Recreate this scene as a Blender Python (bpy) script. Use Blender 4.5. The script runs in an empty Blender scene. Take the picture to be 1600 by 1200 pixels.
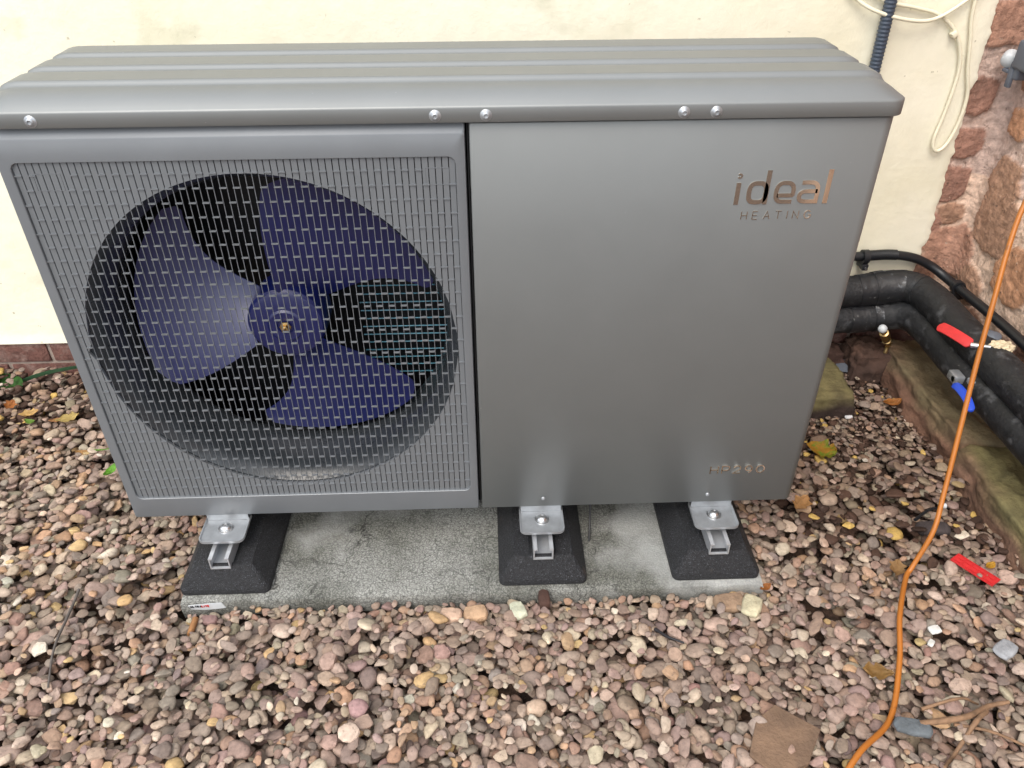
import bpy, bmesh, math, random
import numpy as np
from mathutils import Vector, Matrix, noise as mn
random.seed(7); rng = np.random.default_rng(11)
R = math.radians; PI = math.pi
sc = bpy.context.scene; COL = sc.collection
# ------------------------------------------------------------------ camera
cd = bpy.data.cameras.new('camera'); cam = bpy.data.objects.new('camera', cd); COL.objects.link(cam)
cam.location = (0.7481, -1.1976, 1.1747); cam.rotation_euler = (0.9514, 0.0036, -0.0354)
cd.sensor_width = 36; cd.lens = 27.576; cd.clip_start = .02; cd.clip_end = 500
sc.camera = cam
# ------------------------------------------------------------------ sky, sun, exposure
SUN_EL, SUN_AZ = 52, 205            # azimuth the light comes from, clockwise from +Y
w = bpy.data.worlds.new('World'); sc.world = w; w.use_nodes = True
wn = w.node_tree.nodes; wl = w.node_tree.links
sky = wn.new('ShaderNodeTexSky'); sky.sky_type = 'NISHITA'; sky.sun_disc = False
sky.sun_elevation = R(SUN_EL); sky.sun_rotation = R(SUN_AZ); sky.dust_density = 5.0; sky.air_density = 1.0
# bright broken cloud over most of the sky
wtc = wn.new('ShaderNodeTexCoord'); wno = wn.new('ShaderNodeTexNoise'); wno.inputs['Scale'].default_value = 1.6; wno.inputs['Detail'].default_value = 5
wl.new(wtc.outputs['Generated'], wno.inputs['Vector'])
wr = wn.new('ShaderNodeValToRGB'); wr.color_ramp.elements[0].position = .30; wr.color_ramp.elements[0].color = (.45,)*3+(1,); wr.color_ramp.elements[1].position = .60; wr.color_ramp.elements[1].color = (.95,)*3+(1,)
wl.new(wno.outputs['Fac'], wr.inputs[0])
wm = wn.new('ShaderNodeMix'); wm.data_type = 'RGBA'; wl.new(wr.outputs[0], wm.inputs[0]); wl.new(sky.outputs[0], wm.inputs[6]); wm.inputs[7].default_value = (5.6, 5.9, 6.2, 1)
wl.new(wm.outputs[2], wn['Background'].inputs[0]); wn['Background'].inputs[1].default_value = .15
sl = bpy.data.lights.new('sun', 'SUN'); sl.energy = .7; sl.angle = R(35); sl.color = (1, .95, .88)
so = bpy.data.objects.new('sun', sl); COL.objects.link(so)
az = R(SUN_AZ); el = R(SUN_EL)
dv = Vector((math.sin(az)*math.cos(el), math.cos(az)*math.cos(el), math.sin(el)))
so.rotation_euler = dv.to_track_quat('Z', 'Y').to_euler(); so.location = dv*10
sc.view_settings.view_transform = 'Standard'; sc.view_settings.look = 'None'
sc.view_settings.gamma = 1; sc.view_settings.exposure = 1.25
sc.render.engine = 'CYCLES'
G = -.152                            # gravel surface
# ------------------------------------------------------------------ helpers
def lin(r, g, b):
    f = lambda c: (c/255/12.92 if c <= 10 else ((c/255+.055)/1.055)**2.4)
    return (f(r), f(g), f(b), 1)
def mat(name, base, rough=.5, metal=0, var=0, vs=15, bump=0, bs=120, col2=None, m2s=6, m2=(.45, .6), spec=.5, rvar=0, detail=6, bdist=.002, attr=None, coat=0):
    m = bpy.data.materials.new(name); m.use_nodes = True
    N = m.node_tree.nodes; L = m.node_tree.links; B = N['Principled BSDF']
    B.inputs['Roughness'].default_value = rough; B.inputs['Metallic'].default_value = metal
    B.inputs['Specular IOR Level'].default_value = spec; B.inputs['Coat Weight'].default_value = coat; B.inputs['Coat Roughness'].default_value = .2
    B.inputs['Base Color'].default_value = base
    tc = N.new('ShaderNodeTexCoord'); co = tc.outputs['Object']
    def noi(s, d=detail):
        n = N.new('ShaderNodeTexNoise'); n.inputs['Scale'].default_value = s; n.inputs['Detail'].default_value = d
        n.inputs['Roughness'].default_value = .6; L.new(co, n.inputs['Vector']); return n.outputs['Fac']
    def ramp(src, a, b, ca, cb):
        r = N.new('ShaderNodeValToRGB'); r.color_ramp.elements[0].position = a; r.color_ramp.elements[1].position = b
        r.color_ramp.elements[0].color = ca; r.color_ramp.elements[1].color = cb; L.new(src, r.inputs[0]); return r.outputs[0]
    def mix(mode, f, a, b):
        x = N.new('ShaderNodeMix'); x.data_type = 'RGBA'; x.blend_type = mode
        if isinstance(f, (int, float)): x.inputs[0].default_value = f
        else: L.new(f, x.inputs[0])
        for v, i in ((a, 6), (b, 7)):
            if isinstance(v, tuple): x.inputs[i].default_value = v
            else: L.new(v, x.inputs[i])
        return x.outputs[2]
    c = base
    if attr:
        a = N.new('ShaderNodeAttribute'); a.attribute_name = attr; c = a.outputs['Color']
    if col2 is not None:
        c = mix('MIX', ramp(noi(m2s), m2[0], m2[1], (0, 0, 0, 1), (1, 1, 1, 1)), c, col2)
    if var:
        c = mix('MULTIPLY', 1.0, c, ramp(noi(vs), .3, .7, (1-var,)*3+(1,), (1+var,)*3+(1,)))
    if not isinstance(c, tuple): L.new(c, B.inputs['Base Color'])
    if rvar:
        L.new(ramp(noi(vs*.7), .3, .7, (max(rough-rvar, .02),)*3+(1,), (min(rough+rvar, 1),)*3+(1,)), B.inputs['Roughness'])
    if bump:
        b = N.new('ShaderNodeBump'); b.inputs['Strength'].default_value = bump; b.inputs['Distance'].default_value = bdist
        L.new(noi(bs), b.inputs['Height']); L.new(b.outputs[0], B.inputs['Normal'])
    return m
def obj(name, verts, faces, m, parent=None, smooth=False, sharp=None):
    me = bpy.data.meshes.new(name); me.from_pydata([tuple(v) for v in verts], [], [tuple(f) for f in faces]); me.validate(); me.update()
    return fin(name, me, m, parent, smooth, sharp)
def fin(name, me, m, parent=None, smooth=False, sharp=None):
    if smooth:
        me.polygons.foreach_set('use_smooth', [True]*len(me.polygons))
        if sharp: me.set_sharp_from_angle(angle=R(sharp))
    if m: me.materials.append(m)
    o = bpy.data.objects.new(name, me); COL.objects.link(o)
    if parent:
        o.parent = parent; o.matrix_parent_inverse = Matrix.Translation(-WP(parent)) if WP(parent).length else Matrix()
    return o
def WP(o):
    return o.location.copy()
def bmobj(name, bm, m, parent=None, smooth=True, sharp=35):
    bmesh.ops.recalc_face_normals(bm, faces=bm.faces)
    me = bpy.data.meshes.new(name); bm.to_mesh(me); bm.free()
    return fin(name, me, m, parent, smooth, sharp)
def tag(o, label=None, cat=None, group=None, kind=None):
    if label: o['label'] = label
    if cat: o['category'] = cat
    if group: o['group'] = group
    if kind: o['kind'] = kind
    return o
def thing(name, label, cat, loc=(0, 0, 0), group=None):
    o = bpy.data.objects.new(name, None); o.empty_display_size = .05; COL.objects.link(o); o.location = loc
    return tag(o, label, cat, group)
def box(bm, x0, x1, y0, y1, z0, z1, bev=0, seg=2):
    r = bmesh.ops.create_cube(bm, size=1); vs = r['verts']
    for v in vs: v.co = Vector((x0+(v.co.x+.5)*(x1-x0), y0+(v.co.y+.5)*(y1-y0), z0+(v.co.z+.5)*(z1-z0)))
    if bev:
        es = list({e for v in vs for e in v.link_edges})
        bmesh.ops.bevel(bm, geom=es, offset=bev, segments=seg, affect='EDGES', profile=.5)
def prism(bm, pts, y0, y1, axis='y'):
    """polygon in (x,z) [axis y], or (x,y) [axis z], extruded"""
    f = (lambda p, t: (p[0], t, p[1])) if axis == 'y' else ((lambda p, t: (p[0], p[1], t)) if axis == 'z' else (lambda p, t: (t, p[0], p[1])))
    a = [bm.verts.new(f(p, y0)) for p in pts]; b = [bm.verts.new(f(p, y1)) for p in pts]
    n = len(pts); bm.faces.new(a); bm.faces.new(b[::-1])
    for i in range(n): bm.faces.new((a[i], b[i], b[(i+1) % n], a[(i+1) % n]))
def spline(pts, n=10):
    P = [Vector(p) for p in pts]; P = [P[0]*2-P[1]] + P + [P[-1]*2-P[-2]]; out = []
    for i in range(1, len(P)-2):
        for k in range(n):
            t = k/n; a, b, c, d = P[i-1:i+3]
            out.append(.5*((2*b)+(c-a)*t+(2*a-5*b+4*c-d)*t*t+(3*b-a-3*c+d)*t**3))
    out.append(P[-2]); return out
def tubegeo(path, rad, seg=12, wob=None):
    vs, fs = [], []; n = len(path); up = None
    for i, p in enumerate(path):
        t = (path[min(i+1, n-1)]-path[max(i-1, 0)]).normalized()
        if up is None: up = t.orthogonal().normalized()
        up = (up-t*up.dot(t)).normalized(); s = t.cross(up)
        r = rad(i/(n-1), i) if callable(rad) else rad
        for k in range(seg):
            a = 2*PI*k/seg; rr = r*(1+(wob(p, a) if wob else 0))
            vs.append(p+(up*math.cos(a)+s*math.sin(a))*rr)
    for i in range(n-1):
        for k in range(seg):
            k2 = (k+1) % seg; fs.append((i*seg+k, i*seg+k2, (i+1)*seg+k2, (i+1)*seg+k))
    fs.append(tuple(range(seg))[::-1]); fs.append(tuple((n-1)*seg+k for k in range(seg)))
    return vs, fs
def tube(name, path, rad, m, parent=None, seg=12, wob=None, sharp=60):
    v, f = tubegeo(path, rad, seg, wob); return obj(name, v, f, m, parent, True, sharp)
def revolve(bm, prof, c, seg=48, axis='y', cap=False):
    """prof: list of (r, t); around axis through c"""
    rings = []
    for r, t in prof:
        ring = []
        for k in range(seg):
            a = 2*PI*k/seg
            if axis == 'y': co = (c[0]+r*math.cos(a), c[1]+t, c[2]+r*math.sin(a))
            elif axis == 'z': co = (c[0]+r*math.cos(a), c[1]+r*math.sin(a), c[2]+t)
            else: co = (c[0]+t, c[1]+r*math.cos(a), c[2]+r*math.sin(a))
            ring.append(bm.verts.new(co))
        rings.append(ring)
    for A, B in zip(rings, rings[1:]):
        for k in range(seg): bm.faces.new((A[k], A[(k+1) % seg], B[(k+1) % seg], B[k]))
    if cap: bm.faces.new(rings[0]); bm.faces.new(rings[-1])
    return rings
def rrect(x0, x1, z0, z1, r, n=6):
    p = []
    for cx, cz, a0 in ((x1-r, z1-r, 0), (x0+r, z1-r, 90), (x0+r, z0+r, 180), (x1-r, z0+r, 270)):
        for k in range(n+1):
            a = R(a0+90*k/n); p.append((cx+r*math.cos(a), cz+r*math.sin(a)))
    return p
def fbm(x, y, z=0, s=1, o=4):
    return mn.fractal(Vector((x*s, y*s, z*s)), 1.0, 2.0, o)
# ------------------------------------------------------------------ materials
M = {}
M['paint'] = mat('grey_satin_paint', lin(121, 124, 124), .46, var=.03, vs=7, bump=.03, bs=900, bdist=.0003, rvar=.03, spec=.7, metal=.46)
M['plastic'] = mat('grey_grille_plastic', lin(116, 120, 124), .38, metal=.3, var=.05, vs=9, bump=.05, bs=700, bdist=.0005)
M['shroud'] = mat('dark_shroud_plastic', lin(52, 56, 60), .26, var=.2, vs=25, bump=.1, bs=200, bdist=.001, rvar=.12)
M['black_in'] = mat('black_interior', lin(14, 15, 18), .6)
M['coil'] = mat('coil_fins', lin(7, 9, 14), .5, var=.3, vs=60)  # near-black colour puts the cavity's shade into the fins
M['tubec'] = mat('coil_tube', lin(95, 165, 190), .3, metal=.0)
M['blade'] = mat('blue_fan_plastic', lin(9, 19, 76), .38, var=.12, vs=8, rvar=.05, spec=.8, coat=.12)
M['brass'] = mat('brass', lin(176, 150, 104), .35, metal=1, var=.15, vs=80)
M['steel'] = mat('bright_steel', lin(205, 205, 205), .28, metal=1, var=.1, vs=200)
M['galv'] = mat('galvanised_steel', lin(164, 168, 172), .40, metal=.6, var=.14, vs=45, bump=.08, bs=300, bdist=.0005, rvar=.1)
M['alu'] = mat('aluminium_rail', lin(196, 199, 203), .4, metal=.6, var=.08, vs=60)
M['chrome'] = mat('mirror_chrome', lin(235, 228, 215), .10, metal=1)
M['rubber'] = mat('granulated_rubber', lin(29, 30, 33), .6, spec=.45, var=.5, vs=180, bump=1, bs=360, bdist=.004, col2=lin(84, 86, 92), m2s=420, m2=(.60, .70), detail=2)
M['render'] = mat('cream_render', lin(231, 227, 208), .8, var=.04, vs=14, bump=.32, bs=38, bdist=.006, col2=lin(219, 214, 188), m2s=2.2, m2=(.35, .7))
M['brick'] = mat('plinth_brick', lin(104, 70, 62), .85, var=.4, vs=30, bump=1, bs=90, bdist=.006, col2=lin(128, 106, 98), m2s=14, m2=(.52, .66))
M['mortar'] = mat('pale_mortar', lin(150, 135, 125), .9, var=.2, vs=60, bump=.6, bs=150, bdist=.003)
M['stone'] = mat('stone_wall_surface', lin(150, 110, 90), .9, var=.34, vs=55, bump=1, bs=120, bdist=.006, attr='col')
M['gravel'] = mat('gravel_pebbles', lin(150, 130, 120), .8, var=.24, vs=110, bump=.5, bs=420, bdist=.0015, spec=.3, attr='col')
M['soil'] = mat('brown_soil', lin(88, 68, 56), .95, var=.45, vs=70, bump=1, bs=130, bdist=.008, col2=lin(48, 37, 32), m2s=20)
M['pipe'] = mat('black_pipe_insulation', lin(25, 26, 29), .6, var=.4, vs=50, bump=.8, bs=110, bdist=.003, col2=lin(74, 75, 78), m2s=26, m2=(.56, .7), rvar=.12)
M['tape'] = mat('black_tape', lin(30, 31, 34), .42, var=.2, vs=40, bump=.5, bs=70, bdist=.003, col2=lin(95, 98, 102), m2s=30, m2=(.6, .66))
M['conduit'] = mat('black_conduit', lin(26, 28, 32), .42)
M['corr'] = mat('dark_blue_grey_corrugated', lin(58, 68, 82), .5)
M['cream'] = mat('cream_cable', lin(226, 220, 196), .45, var=.05, vs=20)
M['orange'] = mat('orange_cable', lin(170, 103, 38), .45, var=.06, vs=14)
M['red'] = mat('red_plastic', lin(196, 44, 46), .5, var=.12, vs=60)
M['blue'] = mat('blue_lever', lin(28, 70, 190), .35)
M['white'] = mat('white_plastic', lin(196, 200, 203), .45, var=.06, vs=50)
M['greyp'] = mat('grey_plastic_box', lin(92, 98, 108), .5)
M['foam'] = mat('beige_foam', lin(205, 190, 160), .9, bump=.8, bs=90, bdist=.004, var=.15)
M['wood'] = mat('twig_wood', lin(128, 100, 76), .85, var=.35, vs=60, bump=.7, bs=200, bdist=.002)
M['bark'] = mat('dark_bark', lin(74, 52, 40), .85, var=.4, vs=60, bump=1, bs=150, bdist=.004)
M['greystick'] = mat('grey_stick', lin(84, 78, 74), .85, var=.3, vs=60)
M['blackp'] = mat('black_rubbery', lin(34, 34, 38), .55, var=.2, vs=60)
def concrete():
    m = mat('concrete', lin(150, 151, 146), .88, var=.28, vs=240, bump=.9, bs=260, bdist=.003, col2=lin(108, 109, 102), m2s=6, m2=(.40, .62))
    N = m.node_tree.nodes; L = m.node_tree.links; B = N['Principled BSDF']; src = B.inputs['Base Color'].links[0].from_socket
    tc = [n for n in N if n.type == 'TEX_COORD'][0].outputs['Object']
    d = N.new('ShaderNodeTexNoise'); d.inputs['Scale'].default_value = 26; d.inputs['Detail'].default_value = 3; L.new(tc, d.inputs['Vector'])
    mx = N.new('ShaderNodeMix'); mx.data_type = 'VECTOR'; mx.inputs[0].default_value = .05; L.new(tc, mx.inputs[4]); L.new(d.outputs['Color'], mx.inputs[5])
    prev = src
    for s, wd, k in ((9, .022, .75), (22, .045, .5), (150, .16, .62)):
        v = N.new('ShaderNodeTexVoronoi'); v.feature = 'DISTANCE_TO_EDGE'; v.inputs['Scale'].default_value = s; L.new(mx.outputs[1], v.inputs['Vector'])
        r = N.new('ShaderNodeValToRGB'); r.color_ramp.elements[0].color = (1-k,)*3+(1,); r.color_ramp.elements[1].color = (1, 1, 1, 1)
        r.color_ramp.elements[0].position = 0; r.color_ramp.elements[1].position = wd; L.new(v.outputs['Distance'], r.inputs[0])
        if s < 30:
            n = N.new('ShaderNodeTexNoise'); n.inputs['Scale'].default_value = 4 if s < 10 else 7; L.new(tc, n.inputs['Vector'])
            rr = N.new('ShaderNodeValToRGB'); rr.color_ramp.elements[0].position = .48; rr.color_ramp.elements[1].position = .56; L.new(n.outputs['Fac'], rr.inputs[0]); fac = rr.outputs[0]
        else: fac = None
        x = N.new('ShaderNodeMix'); x.data_type = 'RGBA'; x.blend_type = 'MULTIPLY'; x.inputs[0].default_value = 1
        if fac is not None: L.new(fac, x.inputs[0])
        L.new(prev, x.inputs[6]); L.new(r.outputs[0], x.inputs[7]); prev = x.outputs[2]
    L.new(prev, B.inputs['Base Color']); return m
M['concrete'] = concrete()
def specks(m, col, scale, lo, hi, k=1.0):
    N = m.node_tree.nodes; L = m.node_tree.links; B = N['Principled BSDF']; l = B.inputs['Base Color'].links
    tc = [n for n in N if n.type == 'TEX_COORD'][0].outputs['Object']
    n = N.new('ShaderNodeTexNoise'); n.inputs['Scale'].default_value = scale; n.inputs['Detail'].default_value = 4; L.new(tc, n.inputs['Vector'])
    r = N.new('ShaderNodeValToRGB'); r.color_ramp.elements[0].position = lo; r.color_ramp.elements[1].position = hi; r.color_ramp.elements[1].color = (k, k, k, 1); L.new(n.outputs['Fac'], r.inputs[0])
    x = N.new('ShaderNodeMix'); x.data_type = 'RGBA'; L.new(r.outputs[0], x.inputs[0]); x.inputs[7].default_value = col
    if l: L.new(l[0].from_socket, x.inputs[6])
    else: x.inputs[6].default_value = B.inputs['Base Color'].default_value
    L.new(x.outputs[2], B.inputs['Base Color'])
specks(M['render'], lin(150, 142, 118), 42, .70, .74, .7); specks(M['render'], lin(176, 178, 148), 6, .60, .72, .35)
specks(M['stone'], lin(92, 70, 60), 60, .66, .72, .7); specks(M['stone'], lin(206, 182, 164), 75, .68, .72, .7)
specks(M['gravel'], lin(96, 82, 74), 160, .60, .68, .5)
specks(M['pipe'], lin(120, 118, 114), 130, .72, .75, .6); specks(M['tape'], lin(130, 130, 128), 60, .66, .72, .5)
specks(M['paint'], lin(128, 130, 130), 9, .58, .75, .25); specks(M['orange'], lin(112, 74, 44), 55, .62, .70, .5)
specks(M['paint'], lin(176, 178, 178), 130, .745, .775, .4)
specks(M['concrete'], lin(178, 180, 178), 5, .56, .68, .55); specks(M['concrete'], lin(92, 90, 80), 8, .62, .74, .5)
specks(M['rubber'], lin(96, 84, 74), 14, .66, .78, .4)
# concrete slab: speckled with dark squiggles and cracks
M['moss_rock'] = mat('mossy_sandstone', lin(118, 92, 76), .9, var=.35, vs=22, bump=.9, bs=60, bdist=.007, attr='col')
# ------------------------------------------------------------------ setting: soil
def soil_h(x, y):
    h = -.194 + .006*fbm(x, y, 0, 6, 3)
    t = max(0, min(1, (x-1.42)/.2))*max(0, min(1, (y-.12)/.25))
    h += t*(.016+.012*fbm(x+3, y, 0, 9, 3))
    t2 = max(0, min(1, (.1-x)/.3))*max(0, min(1, (y-.45)/.2)); h += t2*.012
    for sx, sy, rr, k in ((1.62, .2, .1, .02), (1.56, .1, .08, .016), (-.1, -.32, .07, .02), (1.66, -.24, .07, .018), (1.7, .33, .09, .016)):
        q = math.exp(-((x-sx)**2+(y-sy)**2)/rr**2); h += q*k
    return h
vs = []; fs = []
xs = [-60, -20, -6] + list(np.arange(-1.6, 2.31, .03)) + [6, 20, 60]; ys = [-60, -20, -6, -2.5] + list(np.arange(-1.2, .83, .03)) + [3, 20, 60]
for y in ys:
    for x in xs: vs.append((x, y, soil_h(x, y) if (-1.7 < x < 2.4 and -1.3 < y < 1) else -.194))
nx = len(xs)
for j in range(len(ys)-1):
    for i in range(nx-1): fs.append((j*nx+i, j*nx+i+1, (j+1)*nx+i+1, (j+1)*nx+i))
tag(obj('ground', vs, fs, M['soil'], smooth=True), 'dark brown soil under and between the gravel', kind='structure')
# ------------------------------------------------------------------ house wall
def ragged(z): return 1.957+.012*fbm(0, 0, z+5, 14, 5)+.004*fbm(0, 0, z, 70, 3)-.02*max(0, (z-.55))+.012*math.exp(-((z-.3)/.1)**2)
hw = thing('house_wall', 'cream painted rendered house wall behind the heat pump, above a brick plinth', 'wall', (0, .763, -.18))
zz = [-.039] + list(np.arange(-.03, 1.2, .006)) + [1.4, 1.8, 2.35]
bm = bmesh.new(); cols = []
XS = [-4, -1.5, -1.0, -.5, 0, .8, 1.6]
grid = []
for z in zz:
    row = []
    for x in XS: row.append((x, z))
    e = ragged(z); row += [(e-.02, z), (e-.006, z), (e, z)]; grid.append(row)
V = [[bm.verts.new((x, .763+(.0 if i < len(r)-1 else .003)-(.004*max(0, 1-(z+.039)/.03) if z < -.009 else 0), z)) for i, (x, z) in enumerate(r)] for r in grid]
VB = [[bm.verts.new((r[-1][0]-.001, .782, r[-1][1])) for r in grid]][0]
for j in range(len(V)-1):
    for i in range(len(V[0])-1): bm.faces.new((V[j][i], V[j][i+1], V[j+1][i+1], V[j+1][i]))
    bm.faces.new((V[j][-1], VB[j], VB[j+1], V[j+1][-1]))
b0 = [bm.verts.new((x.co.x, .79, -.039)) for x in V[0]]
for i in range(len(b0)-1): bm.faces.new((V[0][i], b0[i], b0[i+1], V[0][i+1]))
t0 = [bm.verts.new((x.co.x, 1.0, 2.35)) for x in V[-1]]
for i in range(len(t0)-1): bm.faces.new((V[-1][i], V[-1][i+1], t0[i+1], t0[i]))
bmobj('render_coat', bm, M['render'], hw, True, 40)
bm = bmesh.new(); x = -2.0; rr = random.Random(3)
for row, (z0, z1) in enumerate(((-.108, -.043), (-.185, -.118))):
    x = -4+.11*row + (.027 if row == 0 else 0)
    while x < 2.0:
        L_ = .215; q = rr.uniform(-.003, .003)
        box(bm, x, x+L_-.011, .770+q, .80, z0+rr.uniform(-.001, .001), z1+rr.uniform(-.001, .001), .003, 2); x += L_
bp = bmobj('brick_plinth', bm, M['brick'], hw, True, 40)
bm = bmesh.new(); box(bm, -4, 2.0, .776, .81, -.3, -.041); bmobj('mortar_bed', bm, M['mortar'], bp, False)
# ------------------------------------------------------------------ stone wall (back strip, corner, and side run)
def stone_wall():
    seeds = [(.05, .79, .055, 0), (.03, .62, .045, 1), (.17, .57, .035, 2), (.035, .50, .046, 1), (.20, .44, .058, 3), (.03, .39, .052, 1), (.065, .305, .032, 3),
             (.225, .33, .08, 3), (.10, .20, .072, 0), (.36, .25, .075, 2), (.02, .28, .03, 1), (.2, .15, .05, 3), (.035, .12, .04, 0)]
    r_ = random.Random(5)
    for k in range(4000):
        u = r_.uniform(0, 2.6); z = r_.uniform(-.25, 1.3); rr = r_.uniform(.045, .085)
        if all(math.hypot((u-s[0])/1.15, z-s[1]) > (rr+s[2])*.93 for s in seeds): seeds.append((u, z, rr, r_.randrange(4)))
    S = np.array([s[:3] for s in seeds]); SC = np.array([s[3] for s in seeds])
    pal = np.array([lin(152, 116, 98)[:3], lin(138, 104, 90)[:3], lin(164, 122, 94)[:3], lin(146, 114, 94)[:3]])
    mor = np.array(lin(192, 168, 156)[:3]); mor2 = np.array(lin(212, 184, 164)[:3])
    us = list(np.arange(0, .9, .005)) + list(np.arange(.9, 2.7, .02)); hs = list(np.arange(-.22, 1.1, .005)) + [1.2, 1.4, 1.8, 2.35]
    vs = []; cs = []
    for h in hs:
        for u in us:
            wx = u+.012*fbm(u, h, 1, 12, 3); wz = h+.012*fbm(u, h, 7, 12, 3)
            d = np.hypot((wx-S[:, 0])/1.12, wz-S[:, 1])/S[:, 2]
            ex = 1/ (1e-6+np.maximum(abs(wx-S[:, 0])/1.12, abs(wz-S[:, 1]))/S[:, 2])
            d = .55*d+.45/ex
            k = int(d.argmin()); t = d[k]+.10*fbm(u, h, 3, 30, 3)+.05*fbm(u, h, 8, 90, 2)
            s = min(1, max(0, (1.02-t)/.07)); s = s*s*(3-2*s)
            disp = -.007*(1-s)+.0035*s*max(0, 1-t*t*.8)+.0036*fbm(u, h, 9, 18, 5)+.0026*fbm(u, h, 4, 70, 3)+.0025*(1-s)*fbm(u, h, 6, 45, 3)
            c = 1.3*pal[SC[k]]*(1+.25*fbm(u, h, k, 8, 2)); mm = mor if h > .42 else mor2
            cs.append(np.append(np.clip(c*s+mm*(1+.15*fbm(u, h, 2, 20, 2))*(1-s), 0, 1), 1))
            # unrolled corner
            if u < .07: p = (1.93+u+.02, .775-disp, h)
            elif u < .13:
                a = (u-.07)/.06*PI/2; p = (2.02+.038*math.sin(a)-disp*math.sin(a), .775-.038*(1-math.cos(a))-disp*math.cos(a), h)
            else: p = (2.058-disp, .737-(u-.13), h)
            vs.append(p)
    n = len(us); fs = [(j*n+i, j*n+i+1, (j+1)*n+i+1, (j+1)*n+i) for j in range(len(hs)-1) for i in range(n-1)]
    b = len(vs); vs.append((3.2, .775, -.22)); vs.append((3.2, .775, 2.35))
    o = obj('stone_wall', vs, fs, M['stone'], None, True)
    at = o.data.color_attributes.new('col', 'FLOAT_COLOR', 'POINT'); at.data.foreach_set('color', np.array(cs+[[.3, .2, .15, 1]]*2, dtype=np.float32).ravel())
    # solid back so the wall has real thickness
    tag(o, 'red sandstone rubble wall with pale mortar on the right, beside the cream render', 'wall')
stone_wall()
# ------------------------------------------------------------------ rocks
def rock(name, x0, x1, y0, y1, z0, z1, label, cat, seed, cols, group=None, rnd=.35, n=26, amp=.018, cut=0, rot=0, mt='moss_rock', moss=.6):
    bm = bmesh.new(); bmesh.ops.create_cube(bm, size=2); bmesh.ops.subdivide_edges(bm, edges=bm.edges[:], cuts=n, use_grid_fill=True)
    c = Vector(((x0+x1)/2, (y0+y1)/2, (z0+z1)/2)); h = Vector(((x1-x0)/2, (y1-y0)/2, (z1-z0)/2)); cc = []
    for v in bm.verts:
        p = v.co.copy(); q = p.normalized()*1.28; p = p.lerp(q, rnd)
        d = Vector((p.x*h.x, p.y*h.y, p.z*h.z)); nn = p.normalized()
        f = amp*mn.fractal(d*(9)+Vector((seed, 0, 0)), 1, 2, 4)+amp*.35*mn.fractal(d*45+Vector((seed, 0, 0)), 1, 2, 4)
        f += amp*.5*abs(mn.noise(Vector((d.x*6+seed, d.y*6, d.z*26))))
        d = d+nn*f; v.co = Matrix.Rotation(rot, 3, 'Z') @ d
        t = max(0, min(1, (nn.z-.25)*2.2+.8*mn.noise(d*14+Vector((seed, 3, 0)))))*moss/.6
        a = np.array(cols[0][:3]); b = np.array(cols[1][:3]); cc.append(np.append(a*(1-min(t, 1))+b*min(t, 1), 1))
    me = bpy.data.meshes.new(name); bm.to_mesh(me); bm.free()
    at = me.color_attributes.new('col', 'FLOAT_COLOR', 'POINT'); at.data.foreach_set('color', np.array(cc, dtype=np.float32).ravel())
    o = fin(name, me, M[mt], None, True); o.location = c
    return tag(o, label, cat, group)
RB = lin(112, 82, 66); RG = lin(112, 104, 72)
rock('edging_rock', 1.900, 2.075, .235, .72, -.22, -.062, 'reddish brown mossy rock below the lagged pipes, the one nearest the house wall', 'rock', 1.3, (RB, lin(112, 99, 74)), 'sandstone edging rocks', rnd=.2, amp=.022)
rock('edging_rock', 1.885, 2.09, -.56, .25, -.22, -.066, 'long mossy green rock edging the gravel, crossed by the orange cable', 'rock', 8.1, (lin(114, 86, 70), lin(108, 100, 66)), 'sandstone edging rocks', n=34, rnd=.25, amp=.022)
rock('stone_block', 1.44, 1.735, .468, .68, -.22, -.088, 'flat green mossed stone block with dark front face, behind the heat pump corner', 'stone', 4.2, (lin(50, 38, 33), lin(112, 103, 68)), rnd=.16, amp=.012)
rock('rubble_lump', 1.80, 1.90, .64, .75, -.2, -.07, 'dark wet brown lump of rubble below the elbow of the pipes', 'stone', 14.2, (lin(66, 48, 40), lin(84, 62, 52)), rnd=.4, amp=.02)
rock('rubble_lump', 1.70, 1.80, .69, .76, -.2, -.09, 'small dark brown rubble lump against the house wall beside the mossed block', 'stone', 17.2, (lin(66, 46, 40), lin(78, 56, 48)), rnd=.4, amp=.02, n=16)
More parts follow.
